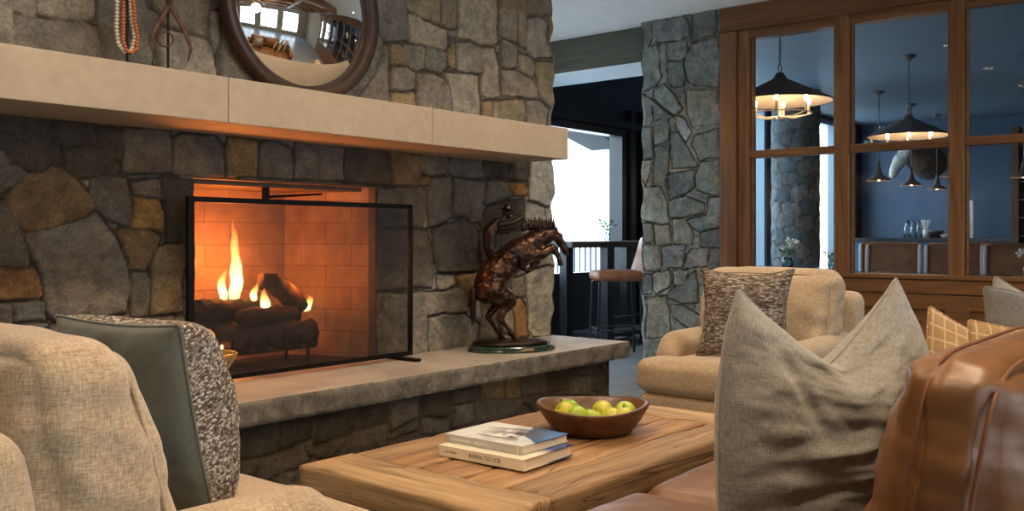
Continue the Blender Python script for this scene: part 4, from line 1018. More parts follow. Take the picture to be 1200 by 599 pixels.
capsule(bm, [hp(567, 341), hp(577, 322), hp(592, 308), hp(608, 297), hp(622, 286)], [.080, .096, .088, .086, .068], 18)
capsule(bm, [hp(618, 288), hp(632, 280), hp(645, 276), hp(653, 280)], [.066, .054, .040, .029], 16)
capsule(bm, [hp(651, 279), hp(657, 288), hp(661, 296), hp(663, 300)], [.030, .025, .018, .014], 14)
for ly in (-.017, .017): capsule(bm, [hp(650, 272, ly), hp(649, 266, ly*1.2)], [.009, .003], 8)
for ly, dx, dy in ((-.045, 9, 1), (.045, 0, 0)):
    capsule(bm, [hp(568+dx*.5, 342, ly), hp(582+dx*.6, 349+dy, ly*1.05), hp(589+dx*.5, 353+dy, ly)], [.068, .052, .034], 14)
    capsule(bm, [hp(589+dx*.5, 353+dy, ly), hp(579+dx*.6, 364+dy, ly), hp(572+dx*.9, 373+dy, ly)], [.032, .024, .019], 12)
    capsule(bm, [hp(572+dx*.9, 373+dy, ly), hp(580+dx, 385, ly), hp(586+dx, 394, ly), hp(589+dx*1.1, 399, ly)], [.019, .013, .015, .018], 12)
for ly, q in ((-.045, [(614, 300), (628, 300), (642, 292), (649, 303), (652, 311)]), (.05, [(612, 303), (624, 305), (632, 306), (626, 315), (619, 320)])):
    capsule(bm, [hp(x, y, ly) for x, y in q], [.046, .034, .024, .015, .017], 12)
o = obj('horse', bm, M_bronze, st, smooth=True); fuse(o, .0055, 3); bake(o); roughen(o, .006, 26)
bm = bmesh.new()
for k in range(15):
    t = k/14; p = hp(611+36*t, 272-3*math.sin(t*2.6), 0); d = Vector((-.30+.25*t, 0, 1)).normalized()
    tube(bm, [p, p+d*.018+Vector((0, random.uniform(-.01, .01), 0)), p+d*random.uniform(.040, .060)+Vector((0,0,.012))], [.016, .012, .003], 6)
obj('mane', bm, M_bronzed, st, smooth=True)
bm = bmesh.new(); capsule(bm, [hp(560, 333), hp(553, 342), hp(551, 356), hp(553, 372), hp(551, 382)], [.014, .022, .023, .015, .004], 10)
o = obj('tail', bm, M_bronzed, st, smooth=True); fuse(o, .006, 1); bake(o)
bm = bmesh.new()      # rider: one continuous figure
capsule(bm, [hp(577, 302), hp(571, 288), hp(572, 274), hp(580, 264)], [.046, .038, .044, .036], 14)
capsule(bm, [hp(581, 264), hp(588, 257)], [.017, .015], 10); capsule(bm, [hp(591, 252), hp(593, 255)], [.024, .019], 12)
capsule(bm, [hp(594.5, 253.5), hp(596.8, 254.5)], [.006, .003], 8)
capsule(bm, [hp(581, 265, -.04), hp(594, 263, -.055), hp(605, 257.5, -.05)], [.018, .014, .010], 10)
capsule(bm, [hp(577, 266, .04), hp(584, 274, .055), hp(594, 273, .045)], [.018, .014, .010], 10)
for yy, (hx_, hy_) in ((-.05, (606, 257)), (.045, (595, 273))):
    for f in range(4): capsule(bm, [hp(hx_, hy_-1+f, yy+.003*f), hp(hx_+3-.4*abs(f-1), hy_-.5+f, yy+.003*f)], [.0045, .003], 6)
    capsule(bm, [hp(hx_-1, hy_-1, yy), hp(hx_+1, hy_-4, yy)], [.004, .003], 6)
for ly in (-1, 1):
    capsule(bm, [hp(580, 301, ly*.035), hp(592, 296, ly*.082), hp(602, 303, ly*.088), hp(604, 315, ly*.082)], [.034, .031, .025, .018], 12)
    capsule(bm, [hp(604, 316, ly*.082), hp(611, 319, ly*.09)], [.015, .010], 8)
o = obj('rider', bm, M_bronzed, st, smooth=True); fuse(o, .0045, 2); bake(o)
bm = bmesh.new(); hc = hp(592.5, 249)
lathe(bm, [(.001, .004), (.030, .003), (.047, .008), (.049, .011), (.030, .008), (.026, .022), (.021, .038), (.012, .036), (.001, .034)], 24)
for v in bm.verts: v.co = Matrix.Rotation(.12, 4, 'Y') @ Vector((v.co.x*1.05, v.co.y*.9, v.co.z)) + hc
obj('hat', bm, M_bronzed, st, smooth=True)
bm = bmesh.new(); capsule(bm, [hp(604, 258, -.05), hp(625, 268, -.03), hp(650, 283, -.02)], [.003, .003, .003], 6); obj('reins', bm, M_bronzed, st, smooth=True)
bm = bmesh.new()      # saddle blanket and chaps
for ly in (-1, 1): ball(bm, hp(590, 303, ly*.088), .055, 3, (.9, .35, .75))
ball(bm, hp(584, 304, 0), .06, 3, (.8, 1.3, .35), Matrix.Rotation(-.6, 4, 'Y')); o = obj('saddle', bm, M_bronze, st, smooth=True); fuse(o, .006, 2); bake(o); roughen(o, .012, 34, 5)
# ================================================================ convex mirror on the mantel
M_mframe = plain('dark_brown_mirror_frame', (.045, .022, .014), .45, var=.3, vs=20)
M_mir, nt, b = newmat('mirror_silvering'); b.inputs['Metallic'].default_value = 1; b.inputs['Roughness'].default_value = .01; b.inputs['Base Color'].default_value = (.86, .86, .84, 1)
mr = thing('round_mirror', 'round convex mirror in a dark brown frame leaning above the mantel', 'mirror', (2.815, 3.665, 1.752))
R_ = .462; bm = bmesh.new()
prof = [(R_-.062, 0), (R_-.062, .045), (R_-.05, .055), (R_-.02, .06), (R_, .045), (R_, 0)]
lathe(bm, prof, 72)
bmesh.ops.delete(bm, geom=[f for f in bm.faces if len(f.verts) > 4], context='FACES')
for v in bm.verts: v.co = Vector((v.co.x, -v.co.z, v.co.y+R_))
bmesh.ops.recalc_face_normals(bm, faces=bm.faces); obj('frame', bm, M_mframe, mr, smooth=True)
bm = bmesh.new(); Rs = .72; ap = R_-.055; n = 40
prof = [(max(.0008, ap*math.sin(PI/2*k/n)), math.sqrt(Rs**2-(ap*math.sin(PI/2*k/n))**2)-math.sqrt(Rs**2-ap**2)+.02) for k in range(n+1)]
lathe(bm, prof, 96)
bmesh.ops.delete(bm, geom=[f for f in bm.faces if len(f.verts) > 4], context='FACES')
for v in bm.verts: v.co = Vector((v.co.x, -v.co.z, v.co.y+R_))
bmesh.ops.recalc_face_normals(bm, faces=bm.faces); obj('convex_glass', bm, M_mir, mr, smooth=True)
# ---------------------------------------------------------------- mantel decorations at the left
M_bone = plain('bone_beads', (.62, .55, .42), .5, bst=0); M_coral = plain('orange_beads', (.50, .14, .045), .4, bst=0)
MY = 3.50
def mant(px, py, Y=MY): a = onY(px, py, Y); return Vector((a[0], Y, a[1]))
def strand(pts_px, r, n, Y):
    P = [mant(x, y, Y) for x, y in pts_px]; seg = [(P[i+1]-P[i]).length for i in range(len(P)-1)]; tot = sum(seg); out = []
    for k in range(n):
        d = tot*k/n; i = 0
        while d > seg[i]: d -= seg[i]; i += 1
        out.append(P[i].lerp(P[i+1], d/seg[i]))
    return out
def beads(name, label, mat, px, r, Y):
    t = thing(name, label, 'necklace', tuple(mant(px[0][0], px[0][1], Y)))
    base = Vector(t.location); proto = None
    P = [Vector(p) for p in px]
    L_ = sum((mant(*px[i+1], Y)-mant(*px[i], Y)).length for i in range(len(px)-1)); n = int(L_/(r*1.55))
    for p in strand(px, r, n, Y):
        if proto is None:
            bm = bmesh.new(); ball(bm, (0, 0, 0), r, 2, (1, 1, .8)); proto = obj('bead', bm, mat, t, smooth=True); c = proto
        else: c = proto.copy(); C.objects.link(c); c.parent = t
        c.location = p-base
    return t
beads('bead_necklace', 'long strand of pale bone beads hanging on the left mantel stand', M_bone, [(146, -60), (139, -20), (137.5, 0), (136.5, 35), (139, 52), (146, 61), (154, 59), (158, 44), (154, 20), (151, -10), (148, -60)], .0092, 3.50)
beads('bead_necklace', 'strand of orange coral beads hanging in front of the pale ones', M_coral, [(149, -55), (145, -10), (144.5, 30), (144.5, 48), (148, 59), (154, 62), (160, 57), (161.5, 42), (158, 25), (156, 0), (151, -50)], .0085, 3.485)
def stand(px, ytop, label, Y):
    p = mant(px, 60, Y); t = thing('display_stand', label, 'stand', (p.x, Y, 1.75)); top = mant(px, ytop, Y).z-1.75
    bm = bmesh.new(); lathe(bm, [(.05, 0), (.05, .008), (.012, .014), (.006, .02)], 20); obj('base', bm, M_iron, t)
    bm = bmesh.new(); tube(bm, [(0, 0, .01), (0, 0, top)], .0055, 8); obj('rod', bm, M_iron, t)
    bm = bmesh.new(); tube(bm, [(-.03, 0, top-.01), (0, 0, top), (.03, 0, top-.01)], .006, 8); obj('hook', bm, M_iron, t)
stand(149, -62, 'thin black stand holding the bead necklaces on the left of the mantel', 3.50)
stand(197, -10, 'thin black stand holding the old iron tongs on the mantel', 3.51)
M_rust = plain('rusty_iron', (.12, .065, .045), .7, .5, var=.4, vs=30, bst=.4)
t = thing('iron_tongs', 'pair of rusty brown ice tongs hanging open on a black stand on the mantel', 'tongs', tuple(mant(197, 5, 3.495)))
bs = Vector(t.location)
for q in ([(198, 6), (192, 17), (184, 30), (177, 45), (178, 55), (181, 64)], [(198, 6), (206, 18), (214, 32), (221, 47), (224, 58), (220, 72)]):
    bm = bmesh.new(); P = [mant(x, y, 3.495)-bs for x, y in q]; tube(bm, P, [.009, .012, .011, .010, .008, .003], 8)
    for v in bm.verts: v.co.y *= .6
    obj('jaw', bm, M_rust, t, smooth=True)
bm = bmesh.new(); P = [mant(194+9*math.cos(a*2*PI/20), 46+8.5*math.sin(a*2*PI/20), 3.495)-bs for a in range(20)]; tube(bm, P, .0035, 6, closed=True); obj('ring', bm, M_rust, t, smooth=True)
bm = bmesh.new(); tube(bm, [mant(198, 6, 3.495)-bs, mant(191, -15, 3.495)-bs, mant(182, -35, 3.495)-bs], [.009, .008, .008], 8); tube(bm, [mant(198, 6, 3.495)-bs, mant(205, -15, 3.495)-bs, mant(214, -35, 3.495)-bs], [.009, .008, .008], 8); obj('handle', bm, M_rust, t, smooth=True)
# ================================================================ coffee table
RW = [(.17, .085, .035), (.34, .185, .082), (.50, .30, .145)]
M_tab = wood('reclaimed_oak', RW, axis=0, rough=.55, cracks=1.0, scale=.8, bst=.5)
M_taby = wood('reclaimed_oak_crosswise', [(.22, .13, .065), (.42, .27, .14), (.60, .42, .24)], axis=1, rough=.6, cracks=1.0, scale=.8, bst=.5)
M_tabf = wood('reclaimed_oak_edge', [(.16, .09, .045), (.30, .18, .09), (.46, .30, .16)], axis=0, rough=.6, cracks=1.2, scale=.8, bst=.6)
TZ = .42; TX0, TX1, TY0, TY1 = 1.72, 3.26, 1.455, 2.255
ct = thing('coffee_table', 'chunky reclaimed timber coffee table with wide worn planks', 'coffee table', (2.49, 1.855, 0))
def plank(name, x0, x1, y0, y1, z0, z1, mat, sd, wear=.006, ax=0):
    bm = bmesh.new(); nx, ny, nz_ = max(2, int((x1-x0)/.02)), max(2, int((y1-y0)/.02)), 4
    bmesh.ops.create_cube(bm, size=1)
    bmesh.ops.subdivide_edges(bm, edges=[e for e in bm.edges if abs((e.verts[0].co-e.verts[1].co).x) > .5], cuts=nx)
    bmesh.ops.subdivide_edges(bm, edges=[e for e in bm.edges if abs((e.verts[0].co-e.verts[1].co).y) > .5], cuts=ny, use_grid_fill=True)
    bmesh.ops.subdivide_edges(bm, edges=[e for e in bm.edges if abs((e.verts[0].co-e.verts[1].co).z) > .5], cuts=nz_, use_grid_fill=True)
    for v in bm.verts:
        c = Vector(((x0+x1)/2+v.co.x*(x1-x0), (y0+y1)/2+v.co.y*(y1-y0), (z0+z1)/2+v.co.z*(z1-z0)))
        r = .010
        e = [abs(abs(v.co[i])-.5) < 1e-4 for i in range(3)]
        q = mnoise.fractal(c*6+Vector((sd, sd, 0)), 1, 2, 3); q2 = mnoise.noise(c*22+Vector((sd, 0, 0)))
        if sum(e) >= 2:
            for i in range(3):
                if e[i]: c[i] -= math.copysign(r*(.35+.5*abs(q)), v.co[i])*.55
        if e[2] and v.co.z > 0: c.z += .0035*q-.0012*abs(q2)
        if e[1]: c.y += wear*q*.8*(1 if ax == 0 else .3)
        if e[0]: c.x += wear*q*.8*(1 if ax == 1 else .3)
        v.co = c-Vector((2.49, 1.855, 0))
    o = obj(name, bm, mat, ct, smooth=True)
    return o
plank('end_board', TX0, TX0+.205, TY0, TY1, TZ-.082, TZ+.004, M_taby, 1, .010, 1)
plank('end_board', TX1-.17, TX1, TY0, TY1, TZ-.082, TZ+.003, M_taby, 2, .008, 1)
plank('side_board', TX0+.208, TX1-.173, TY0, TY0+.175, TZ-.082, TZ+.001, M_tabf, 3, .008)
plank('side_board', TX0+.208, TX1-.173, TY1-.135, TY1, TZ-.082, TZ, M_tabf, 4, .006)
ybs = [TY0+.181, TY0+.178+.165, TY0+.178+.33, TY1-.138]
for i in range(3): plank('plank', TX0+.208, TX1-.173, ybs[i]+.003, ybs[i+1]-.003, TZ-.04, TZ-.003+.002*i, M_tab, 5+i, .003)
obj('apron', B((TX0+.16-2.49, TX1-.16-2.49, TY0+.08-1.855, TY1-.08-1.855, TZ-.13, TZ-.075)), M_tabf, ct)
for x in (TX0+.20, TX1-.20):
    for y in (TY0+.12, TY1-.12): obj('leg', B((x-.055-2.49, x+.055-2.49, y-.055-1.855, y+.055-1.855, 0, TZ-.075)), M_tabf, ct, bevel=.006)
# ---------------------------------------------------------------- books
M_paper = plain('book_pages', (.72, .64, .52), .9, var=.08, vs=3, bst=0)
M_cream = plain('cream_cover', (.80, .72, .56), .5, var=.03, bst=0)
M_blue = plain('deep_blue_cover', (.02, .06, .22), .25, var=.1, bst=0)
M_blue, nt, b = newmat('cream_to_blue_jacket'); co = coords(nt, 'Object', (1, 1, 1)); sp = N(nt, 'ShaderNodeSeparateXYZ'); L(nt, co, sp.inputs[0])
m1 = N(nt, 'ShaderNodeMapRange'); m1.inputs['From Min'].default_value = -.04; m1.inputs['From Max'].default_value = .03; L(nt, sp.outputs[0], m1.inputs['Value'])
L(nt, ramp(nt, m1.outputs[0], [(0, (.80, .72, .56)), (1, (.02, .06, .22))]), b.inputs['Base Color']); b.inputs['Roughness'].default_value = .25
M_greyc = plain('grey_spine', (.50, .48, .44), .4, var=.04, bst=0)
M_brownink = plain('brown_ink', (.20, .12, .07), .6, bst=0); M_whiteink = plain('pale_ink', (.75, .73, .70), .6, bst=0)
M_photo, nt, b = newmat('cover_photograph')
co = coords(nt, 'Object', (1, 1, 1)); sp0 = N(nt, 'ShaderNodeVectorMath', operation='DOT_PRODUCT'); L(nt, co, sp0.inputs[0]); sp0.inputs[1].default_value = (.6, -.8, 0)
n1 = N(nt, 'ShaderNodeTexNoise', Scale=22.0, Detail=5.0); L(nt, co, n1.inputs['Vector'])
n2 = N(nt, 'ShaderNodeTexNoise', Scale=5.0, Detail=2.0); L(nt, co, n2.inputs['Vector'])
mr1 = N(nt, 'ShaderNodeMapRange'); mr1.inputs['From Min'].default_value = .02; mr1.inputs['From Max'].default_value = .17; L(nt, sp0.outputs['Value'], mr1.inputs['Value'])
ad = N(nt, 'ShaderNodeMath', operation='MULTIPLY_ADD'); L(nt, n2.outputs[0], ad.inputs[0]); ad.inputs[1].default_value = 1.2; L(nt, mr1.outputs[0], ad.inputs[2])
basec = ramp(nt, ad.outputs[0], [(.5, (.80, .80, .78)), (1.0, (.62, .68, .74)), (1.45, (.05, .14, .32))])
md = N(nt, 'ShaderNodeMapRange'); md.inputs['From Min'].default_value = .13; md.inputs['From Max'].default_value = .03
vl = N(nt, 'ShaderNodeVectorMath', operation='LENGTH'); vs_ = N(nt, 'ShaderNodeVectorMath', operation='SUBTRACT'); L(nt, co, vs_.inputs[0]); vs_.inputs[1].default_value = (.0, -.03, .02); L(nt, vs_.outputs[0], vl.inputs[0]); L(nt, vl.outputs['Value'], md.inputs['Value'])
mk = N(nt, 'ShaderNodeMath', operation='MULTIPLY'); L(nt, md.outputs[0], mk.inputs[0]); L(nt, ramp(nt, n1.outputs[0], [(.42, (0, 0, 0)), (.55, (1, 1, 1))]), mk.inputs[1])
L(nt, mix(nt, mk.outputs[0], basec, (.13, .11, .11)), b.inputs['Base Color']); b.inputs['Roughness'].default_value = .25
def book(label, c, rz, sx, sy, th, mc, mt, msp):
    r = thing('book', label, 'book', c, rz, 'books on the coffee table')
    obj('page_block', B((-sx/2+.004, sx/2-.004, -sy/2+.004, sy/2-.004, .0025, th-.0025)), M_paper, r)
    obj('spine', B((-sx/2-.001, -sx/2+.003, -sy/2, sy/2, 0, th)), msp, r, bevel=.0012)
    obj('back_cover', B((-sx/2+.003, sx/2, -sy/2, sy/2, 0, .0025)), mc, r)
    obj('front_cover', B((-sx/2+.003, sx/2, -sy/2, sy/2, th-.0025, th)), mt, r)
    return r
b1 = book('thick cream book reading BORN TO ICE on its spine, under the thinner book', (2.205, 1.857, TZ+.003), math.radians(2), .25, .33, .034, M_blue, M_blue, M_cream)
# cream outer jacket strip on the front cover beside the spine
b2 = book('thinner grey and white photo book lying on top of the cream book', (2.238, 1.880, TZ+.0375), math.radians(1.5), .235, .305, .026, M_greyc, M_photo, M_greyc)
def text_on_spine(parent, s, sx, th, size, y, mat, ext=.0004):
    cu = bpy.data.curves.new('t', 'FONT'); cu.body = s; cu.size = size; cu.align_x = 'CENTER'; cu.align_y = 'CENTER'; cu.extrude = ext; cu.space_character = 1.15
    to = bpy.data.objects.new('t', cu); C.objects.link(to)
    dg = bpy.context.evaluated_depsgraph_get(); dg.update(); me = bpy.data.meshes.new_from_object(to.evaluated_get(dg)); bpy.data.objects.remove(to)
    o = link('spine_lettering', me, mat, parent, False, uv=False)
    o.matrix_local = Matrix(((0, 0, -1, -sx/2-.0014), (-1, 0, 0, y), (0, 1, 0, th/2), (0, 0, 0, 1))); return o
text_on_spine(b1, 'BORN TO ICE', .25, .034, .0175, -.018, M_brownink)
text_on_spine(b1, 'PAUL NICKLEN', .25, .034, .0065, .118, M_brownink)
bm = bmesh.new(); rr = random.Random(3); y = .13     # blurred pale lettering on the thin spine
while y > -.02:
    w_ = rr.uniform(.002, .005)
    if not (.035 < y < .055): box(bm, -.1188, -.1184, y-w_, y, .009, .009+rr.uniform(.005, .008))
    y -= w_+.003
obj('spine_lettering', bm, M_whiteink, b2)
bm = bmesh.new(); box(bm, -.12, -.1184, -.137, -.134, 0, .026); obj('spine_line', bm, M_whiteink, b2)
# two dark stripes (skis) on the cover photograph
M_darkink = plain('dark_print', (.10, .12, .15), .3, bst=0)
bm = bmesh.new()
for (xa, ya), (xb, yb) in (((.039, .098), (.089, -.086)), ((-.068, .063), (-.061, -.06))):
    bm.faces.new([bm.verts.new(v) for v in ((xa, ya, .0266), (xb-.005, yb, .0266), (xb+.006, yb, .0266), (xa+.003, ya+.01, .0266))])
obj('cover_print', bm, M_darkink, b2)
# ---------------------------------------------------------------- wooden bowl and fruit
M_bowl = wood('carved_bowl_wood', [(.055, .022, .009), (.125, .052, .02), (.21, .095, .038)], axis=0, rough=.38, scale=.8)
bx_, by_ = 2.685, 1.862
def wob(r, z, a):
    f = 1+.035*math.cos(2*a+.5)+.02*math.cos(3*a+1.0); zz = z*(1+.07*math.cos(2*(a-2.25)))
    return r*(1+(f-1)*min(1, z/.08)), zz
bm = bmesh.new(); lathe(bm, [(.115, 0), (.135, .006), (.165, .04), (.192, .080), (.199, .092), (.194, .098), (.182, .094), (.165, .066), (.135, .028), (.09, .016), (.001, .013)], 72, fn=wob)
bw = obj('fruit_bowl', bm, M_bowl, None, smooth=True); bw.location = (bx_, by_, TZ+.001); tag(bw, 'wide carved brown wooden bowl of green fruit on the coffee table', 'bowl')
def fruit_mat(name, c1, c2):
    m, nt, b = newmat(name); co = coords(nt, 'Object', rnd=True); n1 = N(nt, 'ShaderNodeTexNoise', Scale=9.0, Detail=2.0); L(nt, co, n1.inputs['Vector'])
    n2 = N(nt, 'ShaderNodeTexNoise', Scale=140.0); L(nt, co, n2.inputs['Vector'])
    c = ramp(nt, n1.outputs[0], [(.35, c1), (.65, c2)]); L(nt, mix(nt, 1.0, c, ramp(nt, n2.outputs[0], [(.35, (.85, .85, .8)), (.6, (1.05, 1.05, 1))]), 'MULTIPLY'), b.inputs['Base Color'])
    b.inputs['Roughness'].default_value = .3; b.inputs['Subsurface Weight'].default_value = .1; b.inputs['Subsurface Radius'].default_value = (.02, .02, .005); return m
M_fr = [fruit_mat('green_apple_skin', (.26, .40, .02), (.46, .54, .04)), fruit_mat('yellow_green_skin', (.42, .46, .03), (.60, .52, .06)), fruit_mat('pear_skin', (.24, .40, .02), (.42, .52, .04))]
M_stem = plain('fruit_stem', (.07, .045, .02), .8, bst=0)
RX, RY = math.sin(YAW), -math.cos(YAW)
def fruit(px, depth, z, kind, mt, label, tilt=(0, 0), r=.0385):
    lat = (px-694)*3.25/F
    p = (bx_+RX*lat+FX*depth, by_+RY*lat+FY*depth, z)
    t = thing('pear' if kind else 'green_apple', label, 'pear' if kind else 'apple', p, random.random()*6, 'green fruit in the wooden bowl')
    t.rotation_euler = (tilt[0], tilt[1], t.rotation_euler[2])
    bm = bmesh.new()
    if kind: prof = [(.001, -.97), (.12, -.99), (.5, -.93), (.86, -.55), (.98, -.1), (.86, .4), (.6, .85), (.42, 1.2), (.34, 1.5), (.2, 1.68), (.05, 1.68)]
    else: prof = [(.001, -.70), (.1, -.78), (.3, -.88), (.62, -.80), (.92, -.42), (1.03, .05), (.95, .5), (.68, .82), (.36, .90), (.15, .80), (.03, .62)]
    lathe(bm, [(a*r, c*r) for a, c in prof], 28); o = obj('flesh', bm, mt, t, smooth=True); s = o.modifiers.new('s', 'SUBSURF'); s.levels = s.render_levels = 1
    bm = bmesh.new(); z0 = (1.6 if kind else .6)*r; tube(bm, [(0, 0, z0), (.002, 0, z0+.012), (.006, 0, z0+.022)], .0014, 6); obj('stem', bm, M_stem, t)
zb = TZ+.001
fruit(661, .00, zb+.064, 0, M_fr[1], 'yellowish green apple at the left of the fruit bowl', (.9, .5))
fruit(669, .075, zb+.066, 1, M_fr[2], 'green pear lying at the back left of the fruit bowl', (1.0, .9), .034)
fruit(675, -.045, zb+.058, 0, M_fr[2], 'bright green apple in front of the pear in the bowl', (1.2, .2))
fruit(691, -.055, zb+.050, 0, M_fr[0], 'green apple low in the middle of the bowl, mostly hidden by the rim', (.3, .2))
fruit(706, .045, zb+.062, 0, M_fr[1], 'yellow green apple showing its dark end in the middle of the bowl', (1.7, .4))
fruit(715, -.035, zb+.050, 0, M_fr[1], 'pale yellow apple low behind the rim right of the middle', (.5, .5))
fruit(733, .030, zb+.060, 0, M_fr[0], 'green apple at the right of the fruit bowl', (.4, .6))
fruit(729, -.05, zb+.052, 0, M_fr[1], 'yellow apple low in front of the right green apple', (1.0, .1))
# ================================================================ passage: bar table, stool, sprig
M_black = plain('black_lacquer', (.010, .013, .017), .3, var=.2, bst=.03)
bt = thing('bar_table', 'tall black bar table in the passage before the big window', 'bar table', (8.25, 5.3, 0))
obj('table_top', B((-1.3, .62, -.25, .42, 1.00, 1.06)), M_black, bt, bevel=.006)
for x, y in ((-.62, -.18), (.10, -.18), (.5, -.18), (-.62, .32), (.5, .32)): obj('leg', B((x-.06, x+.06, y-.045, y+.045, 0, 1.0)), M_black, bt, bevel=.004)
obj('foot_rail', B((-.6, .5, -.2, -.17, .28, .31)), M_black, bt)
obj('shelf', B((-.6, .5, -.15, .3, .10, .14)), M_black, bt)
M_saddle = leather('saddle_leather', (.22, .085, .035), .4)
bs_ = thing('bar_stool', 'tan leather bar stool with a low back beside the stone pier', 'bar stool', (7.27, 4.78, 0), math.radians(135))
bm = soft_box(.44, .46, .09, .035, (0, 0, .01), 14, 2, 0, 0, 0, .70); obj('seat', bm, M_saddle, bs_, smooth=True)
bm = soft_box(.05, .46, .34, .022, (0, 0, 0), 14, 2, 0, 0, 0, 0)
for v in bm.verts: v.co = Vector((v.co.x-.20-.3*v.co.z, v.co.y, v.co.z+.76))
obj('backrest', bm, M_saddle, bs_, smooth=True)
for x in (-.19, .19):
    for y in (-.19, .19):
        bm = bmesh.new(); tube(bm, [(x, y, .69), (x*1.15, y*1.15, 0)], .014, 8); obj('leg', bm, M_black, bs_)
bm = bmesh.new(); tube(bm, [(.2, -.2, .25), (.2, .2, .25), (-.2, .2, .25), (-.2, -.2, .25)], .009, 6, closed=True); obj('foot_ring', bm, M_black, bs_)
M_vase = glassy('vase_glass', (.80, .92, .95)); M_leaf = plain('leaf_green', (.06, .16, .07), .5, var=.4, vs=30, bst=0); M_petal = plain('white_petal', (.75, .75, .68), .7, bst=0)
M_stemg = plain('green_stem', (.07, .14, .05), .6, bst=0)
def bouquet(name, label, loc, n, h, spread, fl, sd, vase=.05, vh=.14, leaf=.035):
    rr = random.Random(sd); t = thing(name, label, 'vase', loc)
    bm = bmesh.new(); lathe(bm, [(vase*.7, 0), (vase, .01), (vase, vh*.7), (vase*.8, vh), (vase*.74, vh), (vase*.94, vh*.7), (vase*.94, .015), (.001, .012)], 20); obj('vase', bm, M_vase, t, smooth=True)
    sb, lb, pb = bmesh.new(), bmesh.new(), bmesh.new()
    for i in range(n):
        a = rr.uniform(0, 2*PI); q = rr.uniform(.2, 1)*spread; tip = Vector((q*math.cos(a), q*math.sin(a), vh+h*rr.uniform(.5, 1)))
        mid = Vector((tip.x*.25, tip.y*.25, vh)); tube(sb, [(0, 0, .02), mid, tip], [.003, .0025, .002], 5)
        for k in range(4):
            c = mid.lerp(tip, rr.uniform(.2, 1)); d = Vector((rr.uniform(-1, 1), rr.uniform(-1, 1), rr.uniform(-.2, .8))).normalized(); s = d.orthogonal().normalized()*leaf*.28
            f = [c, c+d*leaf*.5+s, c+d*leaf, c+d*leaf*.5-s]; lb.faces.new([lb.verts.new(x) for x in f])
        if fl:
            for k in range(6): ball(pb, tip+Vector([rr.uniform(-.018, .018) for _ in range(3)]), rr.uniform(.010, .018), 1)
    obj('stems', sb, M_stemg, t); lo = obj('leaves', lb, M_leaf, t); lo['kind'] = 'stuff'
    if fl: po = obj('blossoms', pb, M_petal, t, smooth=True); po['kind'] = 'stuff'
    return t
bouquet('sprig_in_glass', 'small green sprig in a clear glass on the tall black bar table', (8.16, 5.48, 1.06), 6, .13, .11, False, 2, .03, .09, .055)
# ================================================================ dining room furniture
M_walnut = wood('dark_table_top', [(.02, .022, .028), (.035, .038, .046), (.055, .058, .066)], axis=0, rough=.2, bst=.05)
def dtable(label, loc, sx, sy, h=.76):
    t = thing('dining_table', label, 'table', loc); obj('table_top', B((-sx/2, sx/2, -sy/2, sy/2, h-.04, h)), M_walnut, t, bevel=.004)
    for x in (-sx/2+.08, sx/2-.08):
        for y in (-sy/2+.08, sy/2-.08): obj('leg', B((x-.035, x+.035, y-.035, y+.035, 0, h-.04)), M_black, t)
dtable('dark dining table under the first cone chandelier, with white flowers', (9.9, 4.55, 0), 1.1, 1.5)
dtable('long dark dining table close behind the middle window panes', (8.9, 2.75, 0), .95, 1.7)
dtable('dark dining table behind the right window panes', (8.7, 1.10, 0), .95, 1.3)
bouquet('flower_vase', 'green and white flowers in a glass vase below the first cone chandelier', (9.62, 4.13, .76), 16, .20, .17, True, 5, .06, .12, .06)
bouquet('flower_vase', 'pink and white flowers in a glass on the table behind the right window panes', (8.75, 1.64, .76), 11, .14, .10, True, 6, .05, .10, .05)
bouquet('flower_vase', 'small green plant in a vase near the window post behind the first chandelier', (10.28, 3.90, .76), 7, .12, .09, False, 8, .035, .09, .05)
M_chairback = plain('grey_linen_chair_side', (.50, .48, .47), .9, bst=.1); M_chairb = leather('brown_chair_leather', (.16, .065, .035), .4)
def dchair(label, loc, rz):
    t = thing('dining_chair', label, 'chair', loc, rz, 'leather dining chairs')
    obj('seat', soft_box(.48, .50, .10, .04, (0, 0, .015), 10, 1, 0, 0, 0, .38), M_chairback, t, smooth=True)
    bm = soft_box(.07, .52, .60, .03, (0, 0, 0), 12, 1, 0, 0, 0, 0)
    for v in bm.verts: v.co = Vector((v.co.x-.22-.16*v.co.z, v.co.y, v.co.z+.44))
    obj('backrest', bm, M_chairb, t, smooth=True)
    for s in (-1, 1):
        bm = soft_box(.10, .04, .60, .018, (0, 0, 0), 8, 1, 0, 0, s*.265, 0)
        for v in bm.verts: v.co = Vector((v.co.x-.20-.14*v.co.z, v.co.y, v.co.z+.42))
        obj('wing', bm, M_chairback, t, smooth=True)
    for x in (-.2, .2):
        for y in (-.2, .2): obj('leg', B((x-.018, x+.018, y-.018, y+.018, 0, .39)), M_black, t)
    return t
c0 = dchair('brown leather chair with pale sides just right of the first window post', (10.15, 3.22, 0), math.radians(190))
for loc, rz, lb in (((10.2, 2.62, 0), 190, 'brown leather chair with pale sides, second from the window post'), ((10.1, 2.05, 0), 185, 'brown leather chair with pale sides beside the second window post'),
                    ((9.9, 1.35, 0), 185, 'brown leather chair with pale sides behind the pink flowers'), ((9.85, .75, 0), 180, 'brown leather chair at the far right behind the window'),
                    ((11.6, 3.75, 0), 200, 'brown leather chair further back, left in the middle pane'), ((11.7, 2.9, 0), 180, 'brown leather chair further back, in the centre of the middle pane')):
    dup(c0, loc, math.radians(rz), lb)
